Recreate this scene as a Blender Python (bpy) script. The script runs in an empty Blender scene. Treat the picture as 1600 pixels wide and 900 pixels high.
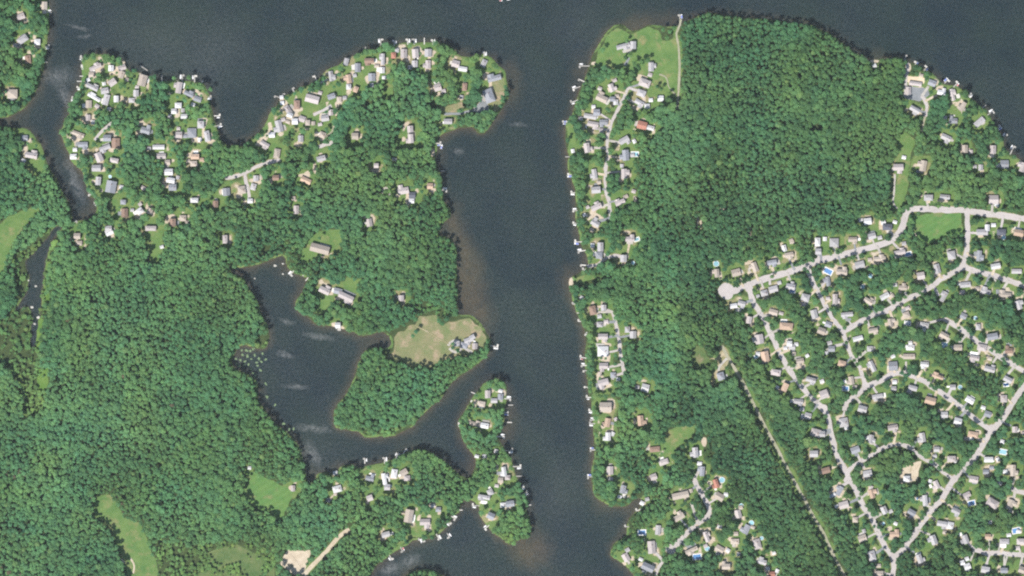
import bpy, math, random
import numpy as np

R = math.radians
random.seed(11)
rng = np.random.default_rng(11)
S = bpy.context.scene
COL = S.collection

# ------------------------------------------------------------------ camera
# a survey camera looking straight down from an aircraft; 1 unit = 1 m
CAM_H = 6000.0
LAND = 1.2                      # height of the level land above the lake
cam = bpy.data.cameras.new("camera")
cam.sensor_width = 36.0
cam.lens = 36.0 / (1600.0 / (CAM_H - LAND))
cam.clip_start = 10.0
cam.clip_end = 30000.0
cam_o = bpy.data.objects.new("camera", cam)
cam_o.location = (0, 0, CAM_H)
COL.objects.link(cam_o)
S.camera = cam_o

# ------------------------------------------------------------------ light
SUN_AZ, SUN_EL = 218.0, 52.0    # sun in the south-west
world = bpy.data.worlds.new("World")
S.world = world
world.use_nodes = True
wn = world.node_tree.nodes
wl = world.node_tree.links
wn.clear()
sky = wn.new("ShaderNodeTexSky")
sky.sky_type = 'NISHITA'
sky.sun_disc = False
sky.sun_elevation = R(SUN_EL)
sky.sun_rotation = R(SUN_AZ)
bg = wn.new("ShaderNodeBackground")
bg.inputs[1].default_value = 0.088
wo = wn.new("ShaderNodeOutputWorld")
wl.new(sky.outputs[0], bg.inputs[0])
wl.new(bg.outputs[0], wo.inputs[0])
sun = bpy.data.lights.new("sun", 'SUN')
sun.energy = 4.4
sun.angle = R(0.5)
sun.color = (1.0, 0.95, 0.88)
sun_o = bpy.data.objects.new("sun", sun)
sun_o.rotation_euler = (R(90 - SUN_EL), 0, R(180 - SUN_AZ))
COL.objects.link(sun_o)
S.view_settings.view_transform = 'Standard'
S.view_settings.look = 'None'
S.view_settings.exposure = 0.70
S.view_settings.gamma = 1.0
S.view_settings.use_curve_mapping = False
S.render.engine = 'CYCLES'
S.cycles.max_bounces = 4
S.cycles.diffuse_bounces = 2
S.cycles.glossy_bounces = 1
S.cycles.transmission_bounces = 2
S.cycles.transparent_max_bounces = 6
S.cycles.volume_bounces = 0
S.cycles.use_denoising = False       # keeps the fine grain of canopy and ripples
S.cycles.filter_width = 2.1             # the soft optics of a survey picture
S.cycles.use_adaptive_sampling = True
S.cycles.adaptive_threshold = .012

# ------------------------------------------------------------------ helpers
def wx(px): return px - 800.0
def wy(py): return 450.0 - py

def tag(o, label=None, cat=None, group=None, kind=None):
    if label: o["label"] = label
    if cat: o["category"] = cat
    if group: o["group"] = group
    if kind: o["kind"] = kind
    return o

def mesh_obj(name, verts, faces, mat=None, parent=None, loc=None, smooth=False):
    me = bpy.data.meshes.new(name)
    me.from_pydata([tuple(v) for v in verts], [], faces)
    me.update()
    if mat: me.materials.append(mat)
    if smooth:
        for p in me.polygons: p.use_smooth = True
    o = bpy.data.objects.new(name, me)
    if loc is not None: o.location = loc
    COL.objects.link(o)
    if parent: o.parent = parent
    return o

def empty(name, loc, rz=0.0):
    o = bpy.data.objects.new(name, None)
    o.location = loc
    o.rotation_euler = (0, 0, rz)
    o.empty_display_size = 0.5
    COL.objects.link(o)
    return o

def box(x0, x1, y0, y1, z0, z1):
    v = [(x0, y0, z0), (x1, y0, z0), (x1, y1, z0), (x0, y1, z0), (x0, y0, z1), (x1, y0, z1), (x1, y1, z1), (x0, y1, z1)]
    f = [(3, 2, 1, 0), (4, 5, 6, 7), (0, 1, 5, 4), (1, 2, 6, 5), (2, 3, 7, 6), (3, 0, 4, 7)]
    return v, f

class Acc:
    def __init__(self): self.v = []; self.f = []
    def add(self, vf):
        b = len(self.v); self.v += list(vf[0]); self.f += [tuple(i + b for i in f) for f in vf[1]]
        return self
    def build(self, name, mat, parent=None, loc=None): return mesh_obj(name, self.v, self.f, mat, parent, loc)

# smooth value noise on arrays
_lat = rng.random((256, 256))
def vnoise(x, y, s):
    x = np.asarray(x, float) / s; y = np.asarray(y, float) / s
    xi = np.floor(x).astype(int); yi = np.floor(y).astype(int)
    fx = x - xi; fy = y - yi
    fx = fx * fx * (3 - 2 * fx); fy = fy * fy * (3 - 2 * fy)
    a = _lat[xi % 256, yi % 256]; b = _lat[(xi + 1) % 256, yi % 256]
    c = _lat[xi % 256, (yi + 1) % 256]; d = _lat[(xi + 1) % 256, (yi + 1) % 256]
    return (a * (1 - fx) + b * fx) * (1 - fy) + (c * (1 - fx) + d * fx) * fy

# raster of the place at 1 m, used to lay out ground height, cover and trees
OX, OY, RW, RH = 250, 250, 2100, 1400
def P(s):
    return [tuple(float(q) for q in p.split(",")) for p in s.split()]

def densify(poly, step=3.0, jit=1.2, closed=True):
    out = []
    n = len(poly)
    for i in range(n if closed else n - 1):
        (x0, y0), (x1, y1) = poly[i], poly[(i + 1) % n]
        L = math.hypot(x1 - x0, y1 - y0); k = max(1, int(L / step))
        for j in range(k):
            t = j / k
            out.append((x0 + (x1 - x0) * t, y0 + (y1 - y0) * t))
    if not closed: out.append(poly[-1])
    a = np.array(out)
    if jit:
        dx = (vnoise(a[:, 0], a[:, 1], 7.0) - .5) * 2 * jit + (vnoise(a[:, 0] + 90, a[:, 1], 17.0) - .5) * 2 * jit
        dy = (vnoise(a[:, 0], a[:, 1] + 333, 7.0) - .5) * 2 * jit + (vnoise(a[:, 0] + 90, a[:, 1] + 333, 17.0) - .5) * 2 * jit
        a = a + np.stack([dx, dy], 1)
    return a

def fill(poly):
    m = np.zeros((RH, RW), bool)
    a = np.asarray(poly, float)
    x0 = a[:, 0] + OX; y0 = a[:, 1] + OY
    x1 = np.roll(x0, -1); y1 = np.roll(y0, -1)
    lo = max(0, int(y0.min())); hi = min(RH - 1, int(y0.max()) + 1)
    for r in range(lo, hi + 1):
        yc = r + 0.5
        k = ((y0 <= yc) & (y1 > yc)) | ((y1 <= yc) & (y0 > yc))
        if not k.any(): continue
        xs = np.sort(x0[k] + (yc - y0[k]) / (y1[k] - y0[k]) * (x1[k] - x0[k]))
        for i in range(0, len(xs) - 1, 2):
            c0 = max(0, int(math.ceil(xs[i] - .5))); c1 = min(RW, int(math.floor(xs[i + 1] - .5)) + 1)
            if c1 > c0: m[r, c0:c1] = True
    return m

def blur(a, r, n=2):
    a = a.astype(float)
    for _ in range(n):
        for ax in (0, 1):
            p = np.pad(a, [(r + 1, r) if i == ax else (0, 0) for i in (0, 1)], mode='edge')
            c = np.cumsum(p, axis=ax)
            if ax == 0: a = (c[2 * r + 1:] - c[:-2 * r - 1]) / (2 * r + 1)
            else: a = (c[:, 2 * r + 1:] - c[:, :-2 * r - 1]) / (2 * r + 1)
    return a

def samp(a, px, py):
    c = np.clip((np.asarray(px) + OX).astype(int), 0, RW - 1); r = np.clip((np.asarray(py) + OY).astype(int), 0, RH - 1)
    return a[r, c]

# ------------------------------------------------------------------ materials
def new_mat(name):
    m = bpy.data.materials.new(name); m.use_nodes = True
    nt = m.node_tree; nt.nodes.clear()
    out = nt.nodes.new("ShaderNodeOutputMaterial")
    b = nt.nodes.new("ShaderNodeBsdfPrincipled")
    nt.links.new(b.outputs[0], out.inputs[0])
    return m, nt, b, out

def N(nt, t, **kw):
    n = nt.nodes.new(t)
    for k, v in kw.items(): setattr(n, k, v)
    return n

def noise(nt, scale, detail=3.0, rough=.6, coord=None):
    n = N(nt, "ShaderNodeTexNoise")
    n.inputs["Scale"].default_value = scale; n.inputs["Detail"].default_value = detail; n.inputs["Roughness"].default_value = rough
    if coord is not None: nt.links.new(coord, n.inputs["Vector"])
    return n.outputs["Fac"]

def ramp(nt, fac, p0, c0, p1, c1):
    r = N(nt, "ShaderNodeValToRGB")
    e = r.color_ramp.elements
    e[0].position = p0; e[0].color = (*c0, 1) if len(c0) == 3 else c0
    e[1].position = p1; e[1].color = (*c1, 1) if len(c1) == 3 else c1
    nt.links.new(fac, r.inputs[0])
    return r.outputs[0]

def mix(nt, fac, a, b, blend='MIX'):
    m = N(nt, "ShaderNodeMix", data_type='RGBA', blend_type=blend)
    for s, v in ((0, fac), (6, a), (7, b)):
        if hasattr(v, 'is_output'): nt.links.new(v, m.inputs[s])
        elif s == 0: m.inputs[0].default_value = v
        else: m.inputs[s].default_value = (*v, 1)
    return m.outputs[2]

def math_n(nt, op, a, b=None, clamp=False):
    m = N(nt, "ShaderNodeMath", operation=op, use_clamp=clamp)
    for i, v in enumerate((a, b)):
        if v is None: continue
        if hasattr(v, 'is_output'): nt.links.new(v, m.inputs[i])
        else: m.inputs[i].default_value = v
    return m.outputs[0]

def geo_pos(nt): return N(nt, "ShaderNodeNewGeometry").outputs["Position"]

GRASS_A, GRASS_B = (.072, .150, .040), (.130, .200, .060)
def surface_mat(name, c0, c1, scale=.12, rough=.9, fine=1.2, fine_amt=.35, mottle=None, mow=False):
    """earth-like surface: two colours mixed by broad noise, fine noise on top"""
    m, nt, b, out = new_mat(name)
    pos = geo_pos(nt)
    col = ramp(nt, noise(nt, scale, 4, .6, pos), .32, c0, .68, c1)
    if mottle:
        mc, ms, lo, hi = mottle
        col = mix(nt, ramp(nt, noise(nt, ms, 4, .65, pos), lo, (0, 0, 0), hi, (1, 1, 1)), col, mc)
    if mow:
        wv = N(nt, "ShaderNodeTexWave"); wv.inputs["Scale"].default_value = .035; wv.inputs["Distortion"].default_value = 1.2; wv.inputs["Detail"].default_value = 2
        mp = N(nt, "ShaderNodeMapping"); mp.inputs["Rotation"].default_value = (0, 0, R(58)); nt.links.new(pos, mp.inputs[0]); nt.links.new(mp.outputs[0], wv.inputs["Vector"])
        col = mix(nt, 1.0, col, ramp(nt, wv.outputs["Fac"], .3, (.96,) * 3, .7, (1.04,) * 3), 'MULTIPLY')
    f = ramp(nt, noise(nt, fine, 3, .7, pos), .25, (1 - fine_amt,) * 3, .75, (1 + fine_amt,) * 3)
    col = mix(nt, 1.0, col, f, 'MULTIPLY')
    nt.links.new(col, b.inputs["Base Color"])
    b.inputs["Roughness"].default_value = rough
    b.inputs["Specular IOR Level"].default_value = .2
    return m

M_LAWN = surface_mat("lawn_grass", GRASS_A, GRASS_B, .06, mottle=((.21, .20, .09), .05, .52, .70), fine_amt=.25)
M_FIELD = surface_mat("mown_grass", (.076, .170, .046), (.112, .200, .056), .06, mottle=((.19, .185, .085), .05, .55, .72), fine_amt=.2, mow=True)
M_DRY = surface_mat("dry_grass", (.215, .195, .106), (.128, .168, .064), .05, mottle=((.30, .235, .155), .045, .52, .64), fine_amt=.4)
M_STRAW = surface_mat("straw_ground", (.29, .25, .15), (.20, .20, .085), .08, mottle=((.40, .34, .24), .1, .5, .65), fine_amt=.3)
M_SCRUB = surface_mat("rough_pasture", (.060, .115, .035), (.125, .160, .060), .05, mottle=((.20, .17, .10), .04, .58, .72), fine_amt=.35)
M_MARSH = surface_mat("marsh_grass", (.075, .160, .030), (.120, .200, .045), .06, fine_amt=.3)
M_SAND = surface_mat("bare_sand", (.42, .35, .26), (.52, .45, .35), .12, mottle=((.26, .23, .13), .08, .58, .72), fine_amt=.15)
M_DIRT = surface_mat("dirt_track", (.34, .315, .25), (.25, .26, .165), .06, fine_amt=.3)
M_ROAD = surface_mat("worn_pale_asphalt", (.375, .345, .335), (.44, .405, .395), .04, rough=.85, mottle=((.31, .29, .275), .2, .6, .75), fine_amt=.08)
M_DRIVE = surface_mat("driveway_paving", (.33, .31, .29), (.45, .42, .38), .08, mottle=((.25, .25, .22), .2, .55, .75), fine_amt=.2)
M_GREY = surface_mat("grey_asphalt", (.17, .185, .20), (.24, .25, .26), .08, fine_amt=.15)
M_TAN = surface_mat("sandy_court", (.55, .44, .31), (.62, .52, .38), .1, fine_amt=.1)

def ground_mat():
    m, nt, b, out = new_mat("ground_cover")
    pos = geo_pos(nt)
    at = N(nt, "ShaderNodeAttribute", attribute_name="cover")
    sep = N(nt, "ShaderNodeSeparateColor"); nt.links.new(at.outputs["Color"], sep.inputs[0])
    n1 = noise(nt, .12, 4, .65, pos); n2 = noise(nt, .7, 3, .7, pos)
    floor = ramp(nt, n1, .3, (.030, .048, .018), .7, (.060, .085, .030))
    lawn = ramp(nt, noise(nt, .05, 4, .6, pos), .3, GRASS_A, .7, (.15, .20, .065))
    dry = ramp(nt, n1, .3, (.26, .22, .13), .7, (.17, .19, .075))
    dirt = ramp(nt, n1, .3, (.40, .33, .25), .7, (.50, .43, .34))
    silt = ramp(nt, noise(nt, .06, 4, .6, pos), .3, (.145, .090, .048), .7, (.28, .155, .072))
    deep = (.016, .024, .026)
    def sharpen(v, k=.55):
        w = math_n(nt, 'ADD', v, math_n(nt, 'MULTIPLY', math_n(nt, 'SUBTRACT', n2, .5), k))
        return ramp(nt, w, .38, (0, 0, 0), .62, (1, 1, 1))
    col = mix(nt, sharpen(sep.outputs[0], .7), floor, lawn)
    col = mix(nt, sharpen(sep.outputs[1], .7), col, dry)
    col = mix(nt, sharpen(sep.outputs[2], .8), col, dirt)
    # lake bed: brown silt in the shallows, dark mud further down
    sxyz = N(nt, "ShaderNodeSeparateXYZ"); nt.links.new(pos, sxyz.inputs[0])
    z = sxyz.outputs[2]
    dn = math_n(nt, 'ADD', z, math_n(nt, 'MULTIPLY', math_n(nt, 'SUBTRACT', noise(nt, .05, 4, .6, pos), .5), 2.2))
    bed = mix(nt, N_map(nt, dn, -3.4, -.5), deep, silt)
    col = mix(nt, N_map(nt, z, -.15, .12), bed, col)
    f = ramp(nt, n2, .25, (.72,) * 3, .75, (1.28,) * 3)
    nt.links.new(mix(nt, 1.0, col, f, 'MULTIPLY'), b.inputs["Base Color"])
    b.inputs["Roughness"].default_value = .95
    b.inputs["Specular IOR Level"].default_value = .15
    return m

def N_map(nt, v, a, b_):
    n = N(nt, "ShaderNodeMapRange"); n.clamp = True
    nt.links.new(v, n.inputs[0]); n.inputs[1].default_value = a; n.inputs[2].default_value = b_
    return n.outputs[0]

# patches of wind ruffle on the lake: x, y, length, width, turn
RUFFLE = [(122, 43, 24, 5, -12), (134, 57, 16, 4, 8), (102, 150, 14, 34, 35), (92, 120, 30, 20, 0), (118, 285, 9, 46, 22), (498, 527, 34, 6, -8), (462, 605, 26, 5, -4),
          (490, 669, 34, 7, -6), (450, 502, 16, 6, -20), (488, 710, 14, 26, 30), (810, 195, 18, 4, -3), (714, 237, 14, 7, -15), (640, 876, 24, 13, 10), (612, 889, 26, 12, 10),
          (240, 70, 120, 60, -10), (330, 90, 100, 70, 30), (230, 100, 50, 14, -20), (470, 110, 70, 30, 30), (870, 780, 50, 70, 0), (900, 40, 60, 60, 0), (445, 555, 20, 5, -15)]
def water_mat():
    m, nt, b, out = new_mat("lake_water")
    pos = geo_pos(nt)
    tot = None
    nz = noise(nt, .20, 5, .8, pos)
    wn_ = N(nt, "ShaderNodeTexNoise"); wn_.inputs["Scale"].default_value = .05; wn_.inputs["Detail"].default_value = 4
    nt.links.new(pos, wn_.inputs["Vector"])
    w1 = N(nt, "ShaderNodeVectorMath", operation='SUBTRACT'); nt.links.new(wn_.outputs["Color"], w1.inputs[0]); w1.inputs[1].default_value = (.5, .5, .5)
    w2 = N(nt, "ShaderNodeVectorMath", operation='MULTIPLY_ADD'); nt.links.new(w1.outputs[0], w2.inputs[0]); w2.inputs[1].default_value = (26, 14, 0); nt.links.new(pos, w2.inputs[2])
    wpos = w2.outputs[0]
    for i, (x, y, lx, ly, a) in enumerate(RUFFLE):
        mp = N(nt, "ShaderNodeMapping", vector_type='TEXTURE')
        mp.inputs["Location"].default_value = (wx(x), wy(y), 0); mp.inputs["Rotation"].default_value = (0, 0, R(a)); mp.inputs["Scale"].default_value = (lx, ly, 1e6)
        nt.links.new(wpos, mp.inputs[0])
        ln = N(nt, "ShaderNodeVectorMath", operation='LENGTH'); nt.links.new(mp.outputs[0], ln.inputs[0])
        g = math_n(nt, 'SUBTRACT', 1.0, ln.outputs["Value"], True)
        if lx > 45: g = math_n(nt, 'MULTIPLY', g, .22)
        tot = g if tot is None else math_n(nt, 'MAXIMUM', tot, g)
    ruff = math_n(nt, 'MULTIPLY', tot, ramp(nt, nz, .35, (0, 0, 0), .7, (1.5,) * 3), True)
    base = ramp(nt, noise(nt, .008, 5, .65, pos), .36, (.008, .022, .036), .64, (.022, .042, .038))
    grain = ramp(nt, noise(nt, .22, 5, .85, pos), .35, (.62,) * 3, .65, (1.38,) * 3)  # wave glitter painted into the base colour as fine light and dark flecks
    base = mix(nt, 1.0, base, grain, 'MULTIPLY')
    nt.links.new(base, b.inputs["Base Color"])
    b.inputs["IOR"].default_value = 1.33
    rg = math_n(nt, 'ADD', .16, math_n(nt, 'MULTIPLY', ruff, .40))
    rg = math_n(nt, 'ADD', rg, math_n(nt, 'MULTIPLY', noise(nt, .5, 2, .6, pos), .10))
    nt.links.new(rg, b.inputs["Roughness"])
    sp = math_n(nt, 'ADD', .5, math_n(nt, 'MULTIPLY', ruff, .5))
    nt.links.new(sp, b.inputs["Specular IOR Level"])
    bump = N(nt, "ShaderNodeBump"); bump.inputs["Strength"].default_value = .25; bump.inputs["Distance"].default_value = .5
    nt.links.new(noise(nt, .35, 3, .6, pos), bump.inputs["Height"])
    nt.links.new(bump.outputs[0], b.inputs["Normal"])
    tr = N(nt, "ShaderNodeBsdfTransparent"); tr.inputs[0].default_value = (.80, .86, .82, 1)
    mx = N(nt, "ShaderNodeMixShader"); mx.inputs[0].default_value = .45
    nt.links.new(tr.outputs[0], mx.inputs[1]); nt.links.new(b.outputs[0], mx.inputs[2])
    # wind-ruffled water: steep little waves that glint towards the sky in every direction
    gl = N(nt, "ShaderNodeBsdfGlossy"); gl.inputs["Color"].default_value = (.9, .9, .9, 1); gl.inputs["Roughness"].default_value = .58
    m2 = N(nt, "ShaderNodeMixShader")
    nt.links.new(math_n(nt, 'ADD', math_n(nt, 'MULTIPLY', ruff, .09), math_n(nt, 'MULTIPLY', ramp(nt, noise(nt, .28, 4, .8, pos), .40, (0,) * 3, .62, (.034,) * 3), ramp(nt, noise(nt, .009, 4, .6, pos), .3, (.35,) * 3, .7, (1,) * 3))), m2.inputs[0])
    nt.links.new(mx.outputs[0], m2.inputs[1]); nt.links.new(gl.outputs[0], m2.inputs[2])
    nt.links.new(m2.outputs[0], out.inputs[0])
    return m

def plain(name, col, rough=.6, var=.18, scale=.8, spec=.3, rand=.12):
    m, nt, b, out = new_mat(name)
    tc = N(nt, "ShaderNodeTexCoord").outputs["Object"]
    f = ramp(nt, noise(nt, scale, 4, .65, tc), .25, (1 - var,) * 3, .75, (1 + var,) * 3)
    c = mix(nt, 1.0, col, f, 'MULTIPLY')
    oi = N(nt, "ShaderNodeObjectInfo").outputs["Random"]
    c = mix(nt, 1.0, c, ramp(nt, oi, 0, (1 - rand,) * 3, 1, (1 + rand,) * 3), 'MULTIPLY')
    nt.links.new(c, b.inputs["Base Color"])
    b.inputs["Roughness"].default_value = rough
    b.inputs["Specular IOR Level"].default_value = spec
    return m

ROOF = {'W': ('white', (.54, .54, .55)), 'L': ('pale-grey', (.36, .35, .36)), 'G': ('grey', (.25, .26, .29)), 'D': ('dark', (.095, .10, .125)), 'P': ('pinkish-grey', (.40, .36, .355)),
        'T': ('tan', (.38, .33, .285)), 'B': ('brown', (.24, .165, .13)), 'O': ('orange-tan', (.43, .315, .24)), 'R': ('red', (.34, .16, .12))}
M_ROOF = {k: plain("roof_" + v[0], v[1], .85, .22, 1.1, .2) for k, v in ROOF.items()}
M_WALL = [plain("wall_white", (.66, .65, .62), .8), plain("wall_beige", (.50, .43, .33), .8), plain("wall_grey", (.35, .37, .38), .8), plain("wall_brown", (.24, .17, .12), .8)]
M_BRICK = plain("chimney_brick", (.26, .12, .085), .9)
M_WOOD = plain("dock_wood", (.40, .385, .355), .8, .25, 2, .3, .35)
M_WHITE = plain("white_paint", (.70, .70, .70), .35, .05)
M_BLUE = plain("blue_canvas", (.16, .20, .48), .7)
M_RED = plain("red_canvas", (.50, .13, .13), .7)
M_POST = plain("post_wood", (.22, .18, .14), .9)
M_POOL = plain("pool_water", (.25, .46, .54), .1, .15, .5, .5, .25)
M_POOLB = plain("deep_pool_water", (.11, .24, .47), .1, .15, .5, .5, .15)
M_COPE = plain("pool_coping", (.70, .69, .66), .7)
M_BARK = plain("bark", (.11, .085, .06), .95, .3, 2)
M_PAD = plain("lily_leaf", (.14, .21, .10), .5, .3, .5)
M_STONE = plain("shore_stone", (.42, .41, .37), .9, .3, .6)

def leaf_mat():
    m, nt, b, out = new_mat("foliage")
    at = N(nt, "ShaderNodeAttribute", attribute_name="tint", attribute_type='INSTANCER')
    tc = N(nt, "ShaderNodeTexCoord").outputs["Object"]
    f = ramp(nt, noise(nt, 1.1, 3, .7, tc), .25, (.80,) * 3, .75, (1.20,) * 3)
    nt.links.new(mix(nt, 1.0, at.outputs["Color"], f, 'MULTIPLY'), b.inputs["Base Color"])
    b.inputs["Roughness"].default_value = .6
    b.inputs["Specular IOR Level"].default_value = .25
    tl = N(nt, "ShaderNodeBsdfTranslucent")
    nt.links.new(at.outputs["Color"], tl.inputs[0])
    mx = N(nt, "ShaderNodeMixShader"); mx.inputs[0].default_value = .46
    nt.links.new(b.outputs[0], mx.inputs[1]); nt.links.new(tl.outputs[0], mx.inputs[2])
    nt.links.new(mx.outputs[0], out.inputs[0])
    return m
M_LEAF = leaf_mat()

# ------------------------------------------------------------------ shorelines (photo metres)
LAND_POLYS = [
 "-300,-300 74,-300 74,0 76,10 77,40 73,60 73,90 67,115 60,135 50,155 40,168 25,178 10,184 0,186 -300,186",
 "-300,193 0,196 20,200 45,202 54,212 64,226 70,246 82,268 94,294 108,316 112,336 112,347 90,354 60,420 -300,600",
 """112,346 120,345 140,342 152,332 150,312 138,308 136,292 128,268 112,254 104,232 94,206 100,190 109,176 109,164 114,152 122,140 128,128 128,108 130,88 144,84 176,86 184,96 198,102 202,112 220,115 232,120 248,126 280,126 300,126 320,128
 322,136 328,152 332,172 334,188 346,220 356,228 380,228 388,218 404,210 410,202 420,184 422,174 432,166 440,152 456,144 476,134 494,126 512,108 530,102 540,94 556,84 572,78 588,78 594,68 616,70 636,66 680,66 688,66 706,74 716,86 730,88 756,84 768,90 780,102 790,112 792,128 796,152 786,168 782,176
 770,192 758,208 748,210 740,198 720,200 704,206 694,208 684,214 683,232 681,246 684,260 692,284 692,300 692,312 706,328 706,338 694,348 688,358 682,368 706,372 714,388 714,420 715,456 715,492 738,493 748,502 758,514 762,524 770,534 768,546 756,562 740,574 720,586 700,606 688,624 670,638 652,656 646,666 640,668 616,682 570,683 560,676 524,668 520,648 528,630 540,618 552,598 562,566 568,550 578,542
 600,544 612,540 608,526 596,518 564,526 546,518 528,512 512,508 494,510 480,496 464,484 460,474 472,456 480,440 480,434 460,428 448,416 444,400 432,402 414,410 400,416 382,418 360,418 364,426 382,434 392,454 404,472 408,492 418,506 422,526 420,540 414,548 400,546 386,541 372,542 362,564 366,576 392,586 404,600 404,620 412,636 422,652 432,664 456,680 466,694 474,716
 478,736 480,754 492,752 496,740 512,736 522,744 532,728 548,724 566,732 574,728 600,724 616,716 632,708 652,700 672,706 686,716 700,726 720,742 732,748 742,734 744,724 742,714 734,702 724,688 720,676 715,664 716,654 726,640 734,628 744,616 754,600 764,593 780,590 791,600 792,620 788,640 787,660 784,676 778,680 784,692 792,706 798,718 804,732 806,742 814,760 824,774 828,786 822,798 828,810 832,828 826,842 810,844 798,854 780,840 768,832 756,818 750,804 748,792 740,784 726,780 721,784 720,800 708,806 702,818 692,828 680,840 666,842 650,844 640,850 620,860 604,872 588,886 578,900 550,1150 -300,1150 -300,420 60,420 98,354""",
 """960,38 948,50 936,68 926,86 922,98 916,116 908,136 900,160 896,178 884,192 883,220 888,242 888,268 898,288 900,320 900,350 904,364 908,384 916,400 920,416 906,426 890,434 888,450 894,468 900,488 910,506 918,530 914,550 914,570 917,592 920,620 924,634 926,664 928,700 926,726 925,750 928,776 942,786 958,792 978,792 990,782 1000,776 1004,784 1000,794 990,802 982,808 978,824 978,838 964,844 956,850 954,868 972,878 986,892 990,900 1010,1150 1900,1150 1900,420 1660,290 1600,254 1586,244 1580,238 1570,232 1568,220 1562,206 1550,186 1546,178 1534,168 1518,154 1508,144 1492,134 1472,132 1466,122 1450,112 1432,100 1420,98 1406,90 1384,91 1372,92 1354,96 1342,86 1320,70 1300,54 1280,44 1272,40 1240,36 1200,30 1160,28 1120,22 1104,19 1084,28 1068,36 1056,42 1030,39 1016,38 1000,47 986,48 978,40 968,36""",
 "622,910 640,894 665,889 690,897 702,912 720,1150 600,1150",
]
STREAM = "100,351 92,362 84,375 77,390 74,405 70,430 68,450 66,480 62,510 58,545 46,545 47,515 51,492 43,478 35,483 23,493 15,492 27,475 38,462 42,448 45,430 40,418 36,407 54,395 56,385 70,375 84,356 96,349 118,338 120,346"
land = np.zeros((RH, RW), bool)
for s in LAND_POLYS: land |= fill(densify(P(s)))
land &= ~(blur(fill(densify(P(STREAM))), 3, 1) > .80)
SHOALS = ["690,300 715,320 725,360 740,380 756,430 766,490 770,520 740,500 700,480", "780,610 800,610 802,650 795,700 780,700", "800,835 850,830 862,880 830,890 790,860", "975,25 1030,28 1070,20 1065,45 985,55",
          "880,200 886,200 890,275 884,270", "880,420 905,415 905,460 882,462", "1350,84 1385,84 1385,100 1350,100", "676,225 690,235 690,255 674,250", "790,90 806,110 806,150 780,190", "930,770 965,785 960,800 930,792",
          "426,400 452,402 462,432 440,428", "740,590 700,620 690,640 720,600", "905,90 925,100 908,150 895,150"]
shoal = np.zeros((RH, RW), bool)
for s in SHOALS: shoal |= fill(densify(P(s), 4, 3))
b3 = blur(land, 3, 2)
b14 = blur(land, 14, 2)
shb = blur(shoal, 11, 2)
height = np.clip((b3 - .5) * 5.0, -1.6, LAND)
height = np.where(height < -.3, np.minimum(height, -.3) + np.clip(b14 - .42, -.42, 0) * 6 * (1 - .85 * shb), height)
streamb = blur(fill(densify(P(STREAM))), 3, 1)
height = np.where((streamb > .80) & (height < 0), np.minimum(height, -3.2 * np.clip((streamb - .80) * 9, 0, 1)), height)
height = np.where((height < 0) & (shb > .02), np.maximum(height, -3 * (1 - shb) - .5), height)

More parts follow.
